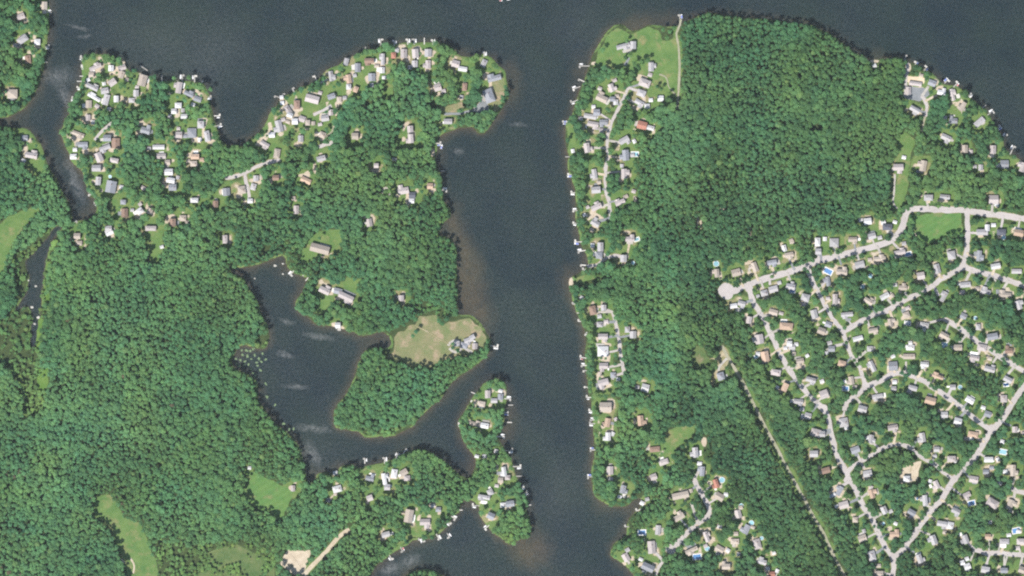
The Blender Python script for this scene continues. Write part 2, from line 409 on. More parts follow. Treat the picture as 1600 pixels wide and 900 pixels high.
# ------------------------------------------------------------------ clearings
# name, outline, material, label-free structure sheets
CLEAR = [
 ("lawn", "964,42 985,53 1014,43 1028,46 1036,60 1050,62 1057,58 1060,90 1058,130 1056,155 1044,146 1020,128 1012,120 980,110 940,112 926,105 933,87 950,54", M_LAWN),
 ("playing_field", "378,734 388,736 400,736 406,744 420,750 448,762 458,768 452,786 444,804 436,814 420,802 406,798 386,784 380,774 390,756 388,742", M_FIELD),
 ("meadow", "148,784 152,776 174,774 184,790 192,808 220,820 230,840 236,864 244,876 246,925 200,925 196,884 186,856 176,840 170,820 154,808 148,800", M_LAWN),
 ("fairway", "-60,380 -5,350 12,340 30,332 56,326 66,329 56,338 36,354 34,362 20,380 8,400 6,426 -5,434 -60,450", M_LAWN),
 ("dry_grass_point", "614,527 632,517 650,506 652,494 684,494 690,510 700,503 716,500 736,497 754,515 757,525 756,536 756,541 744,550 730,557 718,556 706,560 692,561 666,579 662,575 640,571 632,565 616,561 605,560 614,550", M_DRY),
 ("lawn", "466,400 480,382 492,368 500,362 530,360 534,392 516,398 496,402 482,408 474,418 468,412", M_LAWN),
 ("lawn", "534,452 542,432 566,434 552,456", M_LAWN),
 ("lawn", "504,462 522,460 512,482 504,492 492,488", M_LAWN),
 ("lawn", "1425,335 1502,334 1504,366 1476,368 1452,382 1440,378 1427,360", M_FIELD),
 ("lawn", "1408,206 1418,206 1428,216 1426,236 1418,260 1418,292 1412,320 1396,320 1402,282 1400,256 1402,220", M_LAWN),
 ("clearing", "1077,554 1088,541 1100,546 1106,558 1110,568 1104,579 1090,576 1080,566", M_SCRUB),
 ("clearing", "1108,564 1122,556 1125,544 1132,542 1140,558 1134,576 1122,590 1116,604 1108,600 1112,588 1122,572 1118,562", M_STRAW),
 ("lawn", "1040,672 1064,668 1084,664 1084,680 1072,692 1060,698 1056,710 1036,712", M_LAWN),
 ("marsh_strip", "72,412 80,410 79,440 78,484 70,486 69,450", M_MARSH),
 ("marsh_strip", "62,498 68,500 64,540 60,560 55,548 58,520", M_MARSH),
 ("marsh_strip", "57,576 74,572 75,600 70,616 60,610", M_MARSH),
 ("sandy_clearing", "438,880 444,868 452,858 460,860 488,860 480,878 476,890 474,898 460,898 444,886", M_SAND),
 ("lawn", "230,362 256,362 256,386 248,414 236,414 230,390", M_LAWN),
 ("pasture", "316,868 346,856 372,852 400,866 428,880 436,925 300,925 310,890", M_SCRUB),
 ("lawn", "612,862 616,852 634,842 640,830 676,831 690,826 678,835 650,839 632,849", M_LAWN),
 ("sandy_court", "1418,119 1445,123 1444,132 1418,128", M_TAN),
 ("parking_lot", "1412,136 1422,134 1450,140 1452,148 1436,158 1418,154 1412,150", M_GREY),
 ("parking_lot", "736,174 752,156 760,144 764,172 746,176", M_GREY),
 ("dirt_yard", "1410,728 1440,722 1436,736 1434,750 1420,754 1408,748", M_SAND),
 ("lawn", "686,168 724,160 728,170 700,177 690,176", M_DRY),
 ("lawn", "768,130 784,110 788,126 788,150 778,170 770,176 774,150", M_DRY),
 ("lawn", "1296,700 1300,690 1304,700 1300,706", M_LAWN),
 ("lawn", "600,136 610,118 616,120 614,152 598,154", M_LAWN),
 ("lawn", "1376,755 1384,754 1382,768 1372,768", M_LAWN),
 ("lawn", "886,196 890,192 900,212 904,230 896,246 890,240", M_LAWN),
 ("lawn", "898,434 920,430 932,436 912,442 896,444", M_LAWN),
 ("lawn", "52,250 68,248 70,262 60,274 44,268", M_LAWN),
 ("lawn", "172,310 182,312 186,350 176,354 174,330", M_LAWN),
 ("clearing", "1164,556 1170,552 1172,566 1166,570", M_SCRUB),
]
clear_m = np.zeros((RH, RW), bool)
lawn_f = np.zeros((RH, RW)); dry_f = np.zeros((RH, RW)); dirt_f = np.zeros((RH, RW))
from mathutils.geometry import tessellate_polygon
from mathutils import Vector
def sheet(name, poly, mat, z):
    v = [Vector((wx(x), wy(y), z)) for x, y in poly]
    tris = tessellate_polygon([v])
    out = []
    for t in tris:
        a, b_, c = (v[i] for i in t)
        out.append(t if (b_ - a).cross(c - a).z > 0 else (t[0], t[2], t[1]))
    return tag(mesh_obj(name, v, out, mat), kind="structure")
zi = 0
for nm, s, mt in CLEAR:
    pl = densify(P(s), 3, .9 if nm in ('sandy_court', 'parking_lot', 'sandy_clearing') else 3.2 if nm == 'dry_grass_point' else 2.2)
    m = fill(pl)
    clear_m |= (m & (vnoise(np.arange(RW)[None, :] + np.zeros((RH, 1)), np.arange(RH)[:, None] + np.zeros((1, RW)), 17.0) > .45)) if nm in ('pasture', 'marsh_strip') else m
    fld = dry_f if mt in (M_DRY,) else dirt_f if mt in (M_SAND, M_TAN, M_GREY) else lawn_f
    np.maximum(fld, blur(m, 2, 1), out=fld)
    zi += 1
    sheet(nm, pl, mt, LAND + .02 + .004 * (zi % 8))
# trodden and eroded earth spots
for x, y, rx, ry in ((186, 804, 4, 6), (184, 834, 8, 4), (194, 872, 6, 9), (8, 379, 14, 6), (1432, 357, 3, 20), (1465, 338, 30, 3), (928, 99, 6, 3), (676, 238, 4, 7), (1366, 95, 8, 3), (892, 440, 4, 8), (1420, 105, 3, 8), (1172, 362, 2, 10),
                     (1095, 350, 2, 8), (1090, 345, 2, 10), (1138, 333, 2, 6), (1126, 327, 8, 2), (1462, 128, 5, 6), (713, 167, 6, 4), (384, 882, 12, 9), (1100, 690, 5, 8), (1072, 676, 8, 6), (545, 140, 4, 8), (480, 272, 5, 6), (492, 262, 3, 10)):
    Y, X = np.ogrid[:RH, :RW]
    c0, r0 = int(x + OX), int(y + OY)
    sl = (slice(r0 - 40, r0 + 40), slice(c0 - 40, c0 + 40))
    d = ((X[:, c0 - 40:c0 + 40] - c0) / rx) ** 2 + ((Y[r0 - 40:r0 + 40] - r0) / ry) ** 2
    dirt_f[sl] = np.maximum(dirt_f[sl], np.clip(1.4 - d, 0, 1) * .9)
    clear_m[sl] |= d < .8

# ------------------------------------------------------------------ roads
def strip(name, pts, width, mat, z, jit=1.1, taper=0.0):
    a = densify(pts, 4, 0, closed=False)
    for _ in range(2):                                   # ease the corners
        a[1:-1] = (a[:-2] + 2 * a[1:-1] + a[2:]) / 4
    w = np.stack([a[:, 0] - 800, 450 - a[:, 1]], 1)
    t = np.gradient(w, axis=0); t /= np.linalg.norm(t, axis=1)[:, None] + 1e-9
    n = np.stack([-t[:, 1], t[:, 0]], 1)
    hw = width / 2
    l = hw + (vnoise(w[:, 0] + 900, w[:, 1] + 700, 6) - .5) * 2 * jit
    r = hw + (vnoise(w[:, 0] + 1900, w[:, 1] + 700, 6) - .5) * 2 * jit
    A = w + n * l[:, None]; B = w - n * r[:, None]
    v = [(x, y, z) for x, y in A] + [(x, y, z) for x, y in B]
    k = len(w)
    f = [(i + k, i + k + 1, i + 1, i) for i in range(k - 1)]
    o = tag(mesh_obj(name, v, f, mat), kind="structure")
    poly = [(x + 800, 450 - y) for x, y in A] + [(x + 800, 450 - y) for x, y in B[::-1]]
    return o, poly

road_m = np.zeros((RH, RW), bool)
track_m = np.zeros((RH, RW), bool)
ROADPTS = []
ROADS = [
 (9.5, "1660,352 1600,342 1570,337 1540,334 1510,329 1460,327 1424,326 1416,331 1413,344 1410,355 1404,366 1392,376 1370,384 1340,392 1310,400 1280,407 1260,416 1230,426 1200,434 1170,444 1150,454 1136,456"),
 (8.0, "1170,450 1172,460 1180,478 1190,492 1200,512 1212,538 1222,558 1232,576 1246,596 1264,618 1278,632 1288,640 1295,654 1299,678 1306,708 1314,724 1322,736 1328,752 1336,762 1348,790 1366,816 1378,846 1390,864 1397,874 1395,898 1395,950"),
 (9.0, "1397,870 1408,862 1428,836 1444,812 1460,792 1476,774 1488,752 1504,734 1518,720 1526,710 1540,688 1550,672 1564,658 1580,634 1592,614 1602,600 1640,540"),
 (8.0, "1550,672 1536,664 1516,648 1496,632 1480,620 1464,610 1448,598 1424,586 1402,582 1392,585 1374,596 1354,604 1338,618 1322,628 1320,642"),
 (7.0, "1262,420 1272,446 1280,458 1290,478 1300,498 1318,518 1321,530 1326,545 1331,558 1344,574 1349,592 1354,604"),
 (8.0, "1318,518 1330,512 1346,502 1368,490 1390,485 1400,476 1424,464 1446,454 1470,436 1490,426 1504,416"),
 (8.0, "1511,331 1512,360 1511,392 1504,416 1524,424 1550,430 1570,436 1600,446 1650,462"),
 (8.0, "1474,498 1490,506 1504,516 1524,532 1540,541 1554,552 1580,568 1600,580 1640,600"),
 (6.5, "1324,738 1334,727 1350,718 1364,710 1378,700 1396,694 1418,696 1432,708 1444,718 1460,724 1474,738 1488,748"),
 (7.5, "1522,858 1532,862 1546,866 1560,862 1574,866 1610,868"),
 (7.0, "1580,764 1592,768 1612,772"),
 (7.5, "1084,750 1092,764 1098,774 1107,790 1109,806 1090,818 1072,834 1058,850 1046,859"),
 (5.0, "982,137 972,158 964,174 956,190 950,210 948,232 951,244 946,260 945,280 946,296 952,316 954,340"),
 (5.0, "958,488 960,496 964,512 968,536 969,550 972,566 975,586"),
 (4.5, "918,416 934,414 948,401 960,399 982,402"),
 (5.5, "352,279 366,276 380,272 394,264 416,254 438,250"),
 (5.0, "382,273 386,290 390,310"),
 (5.0, "490,180 502,174 518,165"),
 (5.0, "498,230 510,226 526,220"),
 (4.5, "148,219 156,208 164,200 175,192"),
 (4.5, "1024,900 1026,890 1036,876"),
 (5.0, "1418,98 1417,112 1415,134 1415,150"),
 (5.0, "1446,182 1449,164 1440,150"),
]
for i, (wd, s) in enumerate(ROADS):
    pts = P(s)
    o, pl = strip("road", pts, wd, M_ROAD, LAND + .07 + .004 * i)
    road_m |= fill(pl)
    ROADPTS.append(densify(pts, 3, 0, closed=False))
# turning circles
for k, (x, y, r) in enumerate(((1135, 455, 12.5), (1048, 858, 8.0), (1287, 638, 6.5), (1325, 750, 6.5), (1396, 870, 6), (1170, 450, 6), (1503, 418, 5.5), (1550, 670, 6.5), (1352, 602, 5.5))):
    pl = [(x + r * (1 + .08 * math.sin(3 * t + x)) * math.cos(t), y + r * (1 + .08 * math.cos(2 * t + x)) * math.sin(t)) for t in np.linspace(0, 2 * math.pi, 28, endpoint=False)]
    sheet("road_turning", pl, M_ROAD, LAND + .18 + .004 * k)
    road_m |= fill(pl)
TRACKS = [
 (4.6, M_DIRT, "1128,540 1134,552 1148,576 1160,596 1180,636 1196,668 1216,704 1224,720 1240,750 1258,782 1274,814 1280,820 1292,844 1304,872 1318,896 1340,940"),
 (3.5, M_DIRT, "1064,30 1062,40 1056,52 1060,70 1062,100 1061,130 1058,170"),
 (6.5, M_SAND, "474,900 484,888 496,876 508,864 520,850 532,836 546,827"),
 (3.5, M_SAND, "474,898 464,880 452,866"),
 (4.0, M_DRIVE, "700,540 706,532 716,530 722,540 720,549 708,551 702,544"), (4.5, M_DRIVE, "722,540 730,547 738,550"), (1.5, M_STRAW, "648,508 660,514 676,523 690,532 702,538"),
 (3.0, M_DRIVE, "1398,272 1397,300 1394,318 1402,326"),
 (2.5, M_SAND, "208,896 211,884 204,872"),
 (2.0, M_DIRT, "1030,116 1042,120 1044,136 1056,148"),
 (3.5, M_GREY, "694,178 716,178 736,173"),
 (3.0, M_DIRT, "1445,182 1440,206"),
 (3.0, M_DRIVE, "500,130 512,124"),
 (3.0, M_DIRT, "508,214 520,206 522,196"),
 (4.0, M_DRIVE, "1124,590 1122,574 1136,560"),
 (4.0, M_DRIVE, "1080,786 1086,804 1090,816"),
 (2.5, M_DRIVE, "597,302 599,293 604,290 608,296 609,306"),
 (4.0, M_GREY, "984,80 982,94 976,102"),
 (3.0, M_DRIVE, "24,76 28,70 34,66"),
 (2.5, M_DRIVE, "1557,440 1547,428"), (2.5, M_DRIVE, "1546,838 1545,864"), (2.5, M_DRIVE, "1544,868 1542,884"), (3.0, M_DRIVE, "1569,868 1569,886"), (2.5, M_DRIVE, "1560,862 1562,848"),
]
for i, (wd, mt, s) in enumerate(TRACKS):
    o, pl = strip("track" if mt in (M_DIRT, M_SAND) else "driveway", P(s), wd, mt, LAND + .30 + .004 * i, .5)
    mk = fill(pl)
    track_m |= (blur(mk, 4, 1) > .06) if i in (0, 7) else (blur(mk, 2, 1) > .12) if i < 3 else mk

# ------------------------------------------------------------------ houses: x,y,width,depth,turn,roof
H = """69,9,10,12,0,T 33,26,12,9,20,P 36,62,17,10,35,L 59,66,9,9,0,W 44,93,9,13,5,B 20,147,16,14,0,T 149,104,20,9,25,P 174,107,8,9,0,W 191,106,12,8,20,P 143,117,8,8,0,T 145,135,20,10,-25,L 176,129,12,10,35,P 190,117,8,11,-20,T 164,142,12,9,10,L
148,151,22,8,-30,W 166,156,9,17,-15,L 182,155,7,10,0,W 139,163,9,12,0,T 223,126,13,18,-15,T 213,146,8,10,0,L 206,157,9,7,0,L 278,137,13,18,-10,P 296,146,16,9,-25,G 309,155,12,8,-20,G 279,165,10,8,0,W 272,174,8,8,0,W
450,172,8,15,35,P 464,164,9,14,0,B 488,155,22,12,-15,P 519,119,10,16,8,L 530,156,7,9,0,T 543,124,12,14,10,O 545,136,7,8,0,W 541,97,7,11,-15,L 559,106,9,14,0,G 577,97,15,11,0,B 581,121,11,12,0,G 597,93,8,18,0,L 597,110,8,9,0,W 615,87,7,9,0,R 631,84,10,14,0,P
518,151,12,8,20,G 556,140,7,9,-20,O 517,176,7,9,0,P 649,84,10,14,5,P 648,100,9,10,0,L 669,83,11,12,0,L 667,101,12,13,0,P 712,100,12,11,-15,P 723,108,14,7,-10,W 684,137,11,11,15,P 726,136,7,12,-5,B 756,99,8,12,-25,L 772,121,22,12,15,G 764,150,15,22,20,G
957,137,12,13,20,P 941,152,18,15,-25,T 957,155,8,7,0,G 932,176,10,10,0,G 974,74,22,10,15,L 989,71,9,12,0,L 1019,105,12,14,0,L 1007,130,18,12,-20,P 1002,146,13,10,-20,L 1032,154,9,9,0,W 998,162,15,11,-30,L 1011,166,8,7,0,W 962,160,7,8,0,W
1003,196,15,12,-15,R 1016,200,12,7,-15,W 976,221,16,13,30,L 975,243,15,17,5,G 977,272,13,16,0,P 968,315,16,10,25,P 922,182,20,7,-10,L 926,196,18,12,-10,P 943,193,13,12,0,G 919,231,13,15,10,P 927,272,11,15,10,L 931,297,14,10,5,L 931,322,17,12,25,P 931,347,14,13,-30,L
641,202,9,10,5,P 640,217,12,14,5,P 700,190,13,8,0,L 672,291,9,9,0,O 630,296,17,15,10,P 644,305,10,9,0,D 643,314,8,7,0,W 324,213,8,17,10,L 425,211,9,8,0,W 434,198,15,19,15,L 461,190,9,9,0,W 453,180,9,7,-20,W 472,186,10,9,-20,P 481,192,7,8,0,T 508,185,12,9,10,L
413,227,15,10,-30,P 433,240,9,15,-10,T 470,217,8,10,0,L 504,211,10,9,-20,T 502,248,14,8,15,L 478,282,17,8,-25,O 431,278,10,8,0,B 400,279,8,9,0,L 396,292,8,10,-15,L 378,297,12,12,10,T 354,300,11,12,5,G 391,314,8,7,0,W 337,319,8,10,0,B 463,328,8,13,0,P 577,348,9,12,10,P 555,213,10,10,0,T 588,259,7,7,0,P
39,216,9,9,0,G 50,241,19,13,-10,P 122,211,20,9,-20,T 130,228,15,12,0,G 115,245,10,8,0,W 168,216,12,10,0,G 181,224,13,16,0,B 165,233,18,10,20,L 155,246,11,15,25,P 179,251,13,7,-10,P 151,263,14,10,0,L 154,283,8,13,-5,L 174,292,16,19,-10,G 228,202,15,15,-15,G 248,230,19,7,0,W 252,244,15,8,0,P 262,254,8,8,0,T
280,211,10,10,0,P 300,208,14,15,0,G 314,195,10,11,0,L 288,182,10,7,0,W 305,245,13,8,0,O 303,256,10,8,0,T 264,269,13,10,0,W 267,282,13,8,-10,W 270,293,12,10,0,G 304,313,12,7,0,W 195,333,10,14,0,B 219,330,10,9,35,W 235,330,8,9,-15,T 236,357,17,7,0,P 270,348,10,12,0,B 286,341,10,9,0,T 170,357,10,8,0,L 138,184,7,9,0,P 193,316,8,7,0,G
121,369,10,9,0,T 124,380,9,7,0,T 171,363,12,9,25,W 352,374,7,13,0,P 500,389,31,13,-15,T 508,452,17,14,-25,P 528,455,13,9,-15,G 540,466,25,14,-25,P 528,508,8,8,0,W 627,466,8,9,0,P
938,386,9,14,0,L 936,399,10,10,0,G 926,485,10,14,10,B 943,481,8,9,0,L 937,507,9,8,0,L 942,528,15,13,0,P 733,533,15,11,20,L 713,537,10,8,0,L 742,541,8,9,0,P 984,372,14,11,0,P 974,404,10,11,0,L 980,515,7,9,0,L 989,523,10,11,0,L
1118,427,11,13,5,T 1150,426,14,11,15,T 1177,418,13,15,20,T 1206,412,15,11,10,G 1225,388,7,10,15,W 1233,400,14,11,10,T 1158,476,12,12,-15,L 1146,478,11,7,10,W 1194,458,11,9,15,L 1208,452,14,10,15,L 1235,446,14,13,-10,L 1258,465,13,11,-15,L 1272,491,10,14,15,L 1208,488,14,9,-15,T 1170,500,8,11,-10,P 1228,510,21,11,-5,O 1186,530,13,15,10,P 1233,537,8,8,0,W 1277,378,8,13,0,W 1278,393,9,9,0,L
1303,379,14,13,0,L 1332,376,14,11,0,T 1362,369,12,9,15,L 1292,440,10,15,10,G 1315,423,17,13,-5,T 1343,414,15,11,15,L 1374,403,19,10,5,T 1405,393,18,10,10,P 1306,467,11,15,0,P 1357,469,15,11,-30,T 1382,463,15,8,30,W 1410,448,13,11,0,T 1438,431,12,11,10,P 1464,420,9,15,15,L 1486,399,12,13,10,L 1531,400,11,17,-5,G 1555,416,15,8,10,W 1588,424,16,7,0,L
1508,445,17,8,5,L 1540,454,16,11,-15,L 1570,459,20,11,-5,T 1473,463,10,17,-30,L 1323,493,19,10,5,L 1283,517,12,10,-20,T 1294,507,10,8,-20,G 1364,518,15,10,10,T 1340,529,16,7,15,W 1393,504,12,13,10,T 1416,492,10,9,20,T 1444,508,14,8,-10,L 1505,494,10,9,-25,G 1528,511,7,9,0,L 1550,526,17,10,10,G 1474,526,15,12,-30,T 1593,476,12,14,20,L
1534,363,18,9,0,L 1564,363,14,9,0,D 1591,364,15,10,-10,O 1440,259,15,17,-10,T 1403,264,16,15,0,P 1477,217,16,13,-25,L 1507,233,9,12,0,T 1489,187,13,12,0,G 1530,191,18,9,40,L 1551,234,9,13,0,P 1569,257,13,13,0,G 1596,261,14,15,-20,P 1532,262,7,9,0,L 1552,312,15,14,0,P 1450,309,14,9,0,L 1476,308,16,7,-5,L 1355,346,12,10,5,W 1386,355,15,9,0,D 1542,356,7,10,0,W
1430,131,20,6,-8,P 1419,142,8,12,0,P 1456,130,12,9,-20,G 1471,143,13,11,-10,W 1489,148,9,19,15,P 1428,173,17,11,-30,L 1502,166,10,15,-30,T 1008,606,12,12,-15,W 1003,657,14,16,5,O 1023,702,16,8,5,B 1084,707,13,16,5,L 1126,588,11,12,15,G 1195,557,12,16,10,O 1212,582,15,9,-10,P 1226,605,9,13,-25,O 1247,629,15,11,-5,L 1262,650,10,10,-15,L 1274,676,15,12,-15,P 1271,709,13,10,0,L 1250,566,12,12,10,T 1266,595,16,11,-15,L 1237,542,10,8,0,L
1299,545,10,9,0,G 1315,568,12,9,-15,O 1359,545,9,8,0,L 1361,573,11,18,25,L 1395,572,14,14,5,G 1422,543,13,8,0,W 1420,557,19,8,0,T 1444,571,13,11,-5,W 1465,587,18,8,-20,O 1328,595,12,13,10,T 1287,616,13,13,20,P 1371,621,17,10,10,L 1396,607,8,7,0,L 1425,608,14,11,-15,L 1453,626,17,11,-15,O 1488,605,9,8,0,L 1515,625,14,9,-30,W 1546,575,17,12,-15,L 1522,561,15,11,-10,P 1534,543,15,10,-10,P 1576,546,12,12,0,B 1496,543,13,9,0,T 1574,593,14,8,-30,L 1568,623,10,11,0,P
1475,648,11,9,0,L 1496,658,12,10,-15,W 1543,647,11,9,-20,G 1347,639,14,10,-15,L 1318,660,14,14,10,L 1362,686,11,13,-10,L 1395,670,16,12,10,P 1439,684,13,15,10,L 1336,703,14,10,20,G 1463,702,9,8,0,L 1520,679,16,9,-10,O 1486,717,13,9,0,P 1544,718,14,8,0,W 1585,671,8,9,0,P 1284,678,9,9,0,L 1290,735,13,9,15,B 1355,740,14,10,10,L 1310,766,11,15,-30,G 1318,789,15,11,15,P 1364,771,12,14,15,O 1381,797,9,12,25,L 1397,833,15,12,0,O 1336,812,8,8,0,T 1347,841,13,10,20,T 1362,868,11,15,15,L 1416,748,10,9,0,W
1461,758,12,13,25,P 1443,782,11,17,5,L 1423,802,13,12,-30,G 1521,749,14,10,-10,P 1511,775,12,12,25,P 1550,786,19,13,-30,P 1580,789,14,16,-20,T 1492,800,14,12,-25,L 1471,820,16,12,-10,L 1484,821,11,11,-10,W 1456,844,14,15,20,L 1506,843,13,14,20,L 1438,872,12,14,20,L 1511,885,10,9,20,W 1503,879,7,7,20,W 1543,838,9,7,0,O 1569,846,15,8,0,L 1595,846,14,9,0,P 1539,890,13,10,-10,L 1568,891,11,8,0,G 1596,890,10,10,-20,T 1373,896,13,8,0,T 1584,735,12,18,0,T 1540,737,9,7,0,G
975,765,12,13,-15,G 1021,745,10,9,20,P 1037,722,15,8,20,P 1095,736,11,15,-5,G 1117,756,11,14,20,R 1124,776,14,11,-30,T 1063,774,27,10,12,T 1060,806,17,13,30,T 1153,803,10,13,15,P 1164,826,14,15,-25,G 1105,838,10,17,20,P 1148,846,13,8,0,T 1081,861,21,9,25,T 1124,858,14,10,-30,T 1183,850,11,16,15,P 1191,876,13,11,-15,L 1134,883,13,13,0,T 1018,855,12,20,5,P 1028,828,8,15,-5,L 978,871,10,13,30,P 1012,886,20,11,-25,G 1206,897,9,8,0,R
639,806,13,21,-10,T 664,818,16,15,0,P 685,796,8,7,0,G 786,737,10,15,10,W 793,746,8,7,0,P 782,750,8,8,0,T 756,778,19,9,-10,L 766,769,9,9,25,L 786,789,8,7,0,W 797,787,13,9,10,G 767,806,11,10,-25,G 953,735,10,13,0,P 942,549,17,16,0,W 943,574,14,14,0,P 958,586,8,8,0,G 943,600,17,15,15,P 946,636,19,15,0,T 947,660,13,14,-10,O 948,682,12,13,0,W
762,616,8,12,0,P 782,620,8,9,0,G 772,626,10,7,0,L 752,631,12,8,-10,T 742,661,17,9,-15,T 757,665,13,8,-10,W 578,746,13,11,-10,G 602,748,9,18,10,W 616,740,9,14,-10,W 631,738,12,9,30,T 636,747,9,8,0,P 725,540,11,9,-15,G 738,527,8,7,30,L 605,761,9,9,0,L 527,764,14,10,15,W 458,763,6,9,0,P 578,778,9,9,20,P 603,835,13,8,15,L"""
houses = []
for ln in H.split():
    x, y, w, d, a, c = ln.split(",")
    houses.append([float(x), float(y), float(w) * .94, float(d) * .94, float(a), c])

SHEDS = """138,125,W 441,161,W 440,152,W 616,249,W 895,236,W 991,221,W 990,299,P 993,312,T 909,465,W 1236,376,T 1244,538,W 1412,246,W 1380,348,W 1398,347,W 253,386,W 721,152,L 224,294,P 459,310,T 37,251,W 24,71,P 962,655,P 1124,823,W 1209,864,W 1154,866,L 1214,892,W 1134,772,W 1261,556,W 1395,557,W 1355,684,W 1302,773,W
1307,791,W 1399,818,W 1453,752,W 1546,816,W 1576,836,W 1591,830,W 1566,690,W 1559,718,W 1492,720,W 1562,755,W 1361,762,P 676,790,W 782,611,W 745,713,W 757,713,W 775,705,L 390,731,W 524,772,T 776,759,P 524,739,W 1557,320,W 913,336,W 1003,786,W 1011,780,L 957,678,W 1366,103,W 1284,596,W 1600,677,P 1184,553,W 1237,378,T 1322,669,W 1417,504,W 1296,536,L 1422,536,W"""
sheds = []
for s in SHEDS.split():
    x, y, c = s.split(","); sheds.append([float(x), float(y), random.uniform(5, 6.8), random.uniform(4.5, 6.0), random.uniform(-30, 30), c])
taken = [(h[0], h[1], max(h[2], h[3]) / 2) for h in houses] + [(q[0], q[1], 3.5) for q in sheds]
_gr = random.Random(5)
for hx0, hy0, hw0, hd0, ha0, hc0 in list(houses):
    crowded = (108 < hx0 < 345 and hy0 < 345) or (420 < hx0 < 690 and hy0 < 200) or (895 < hx0 < 1012 and hy0 > 120) or (1000 < hx0 < 1200 and hy0 > 730) or hx0 > 1160
    if not crowded or _gr.random() > (.42 if hx0 < 1160 else .20): continue
    for _ in range(8):
        t_ = _gr.uniform(0, 6.283); r_ = max(hw0, hd0) / 2 + _gr.uniform(4.5, 7.5)
        gx0, gy0 = hx0 + r_ * math.cos(t_), hy0 + r_ * math.sin(t_)
        if not (4 < gx0 < 1596 and 4 < gy0 < 896) or samp(b3, gx0, gy0) < .97 or samp(blur(road_m[int(gy0 + OY) - 12:int(gy0 + OY) + 12, int(gx0 + OX) - 12:int(gx0 + OX) + 12], 4, 1), 12 - OX, 12 - OY) > .01: continue
        if any(math.hypot(gx0 - a_, gy0 - b_) < c_ + 4.4 for a_, b_, c_ in taken): continue
        sheds.append([gx0, gy0, _gr.uniform(5, 7), _gr.uniform(4.6, 6), ha0, _gr.choice((hc0, 'L', 'P', 'W', 'T'))]); taken.append((gx0, gy0, 3.5)); break
# pools: x,y,kind (r round, q rectangular), size, b = deep blue
POOLS = """1119,412,r,9,a 1294,424,q,12,b 1238,455,q,7,b 1419,397,q,9,b 1360,431,r,7,a 1348,448,r,7,a 995,374,q,7,a 989,411,r,6,a 992,241,q,10,a 1524,497,r,6,a 1476,538,q,7,a 1418,505,q,8,b 1568,371,r,7,a 1321,607,q,9,b 1500,605,r,7,a 1572,601,q,7,b 1474,541,r,5,a 1567,706,q,11,a 1349,642,q,6,b 1518,786,q,10,b 1588,829,q,12,b
1128,750,r,9,a 1158,790,r,7,a 1174,817,r,8,a 1089,870,q,12,b 1105,857,r,8,a 1190,841,r,6,a 1003,832,q,11,b 1182,557,q,6,a 1359,544,r,6,a 268,279,r,7,a 172,276,r,5,a 1433,779,r,4,b 1298,775,r,6,a 1380,818,r,5,a 513,782,r,7,g 1135,774,r,5,a"""
pools = []
for s in POOLS.split():
    x, y, k, sz, c = s.split(","); pools.append((float(x), float(y), k, float(sz), c))

house_m = np.zeros((RH, RW), bool)     # footprints
yard_f = np.zeros((RH, RW))            # closeness to a house
def stamp(x, y, w, d, a, yard):
    ca, sa = math.cos(R(a)), math.sin(R(a))
    pl = [(x + ca * u + sa * v, y - sa * u + ca * v) for u, v in ((-w / 2, -d / 2), (w / 2, -d / 2), (w / 2, d / 2), (-w / 2, d / 2))]
    global house_m
    c0, r0 = int(x + OX), int(y + OY); q = 34
    Y, X = np.mgrid[r0 - q:r0 + q, c0 - q:c0 + q]
    dx = X + .5 - OX - x; dy = -(Y + .5 - OY - y)
    u = ca * dx + sa * dy; v = -sa * dx + ca * dy
    du = np.maximum(np.abs(u) - w / 2, 0); dv = np.maximum(np.abs(v) - d / 2, 0)
    dist = np.hypot(du, dv)
    sl = (slice(r0 - q, r0 + q), slice(c0 - q, c0 + q))
    house_m[sl] |= dist < .8
    yard_f[sl] = np.maximum(yard_f[sl], np.clip(1 - dist / yard, 0, 1))
for x, y, w, d, a, c in houses: stamp(x, y, w, d, a, 21 if x < 350 or (x < 690 and y < 260) else 18 if x < 1070 else 15)
for x, y, w, d, a, c in sheds: stamp(x, y, w, d, a, 7)
for x, y, k, sz, c in pools: stamp(x, y, sz, sz * .7, 0, 8)

# short drives from houses to the nearest road
allroad = np.concatenate(ROADPTS)
ndr = 0
for i, (x, y, w, d, a, c) in enumerate(houses):
    if x < 880: continue
    dd = np.hypot(allroad[:, 0] - x, allroad[:, 1] - y); j = int(dd.argmin())
    if 9 < dd[j] < 34 and min(w, d) >= 7.4:
        t = allroad[j]
        off = (random.uniform(-.3, .3) * w, random.uniform(-.3, .3) * d)
        e = (x + off[0] + (t[0] - x) * .25, y + off[1] + (t[1] - y) * .25)
        o, pl = strip("driveway", [e, ((e[0] + t[0]) / 2 + random.uniform(-1, 1), (e[1] + t[1]) / 2 + random.uniform(-1, 1)), (t[0], t[1])], random.uniform(2.8, 4.4), random.choice((M_DRIVE, M_ROAD, M_DRIVE, M_GREY, M_SAND)), LAND + .40 + .004 * (ndr % 40), .3)
        ndr += 1
        track_m |= fill(pl)

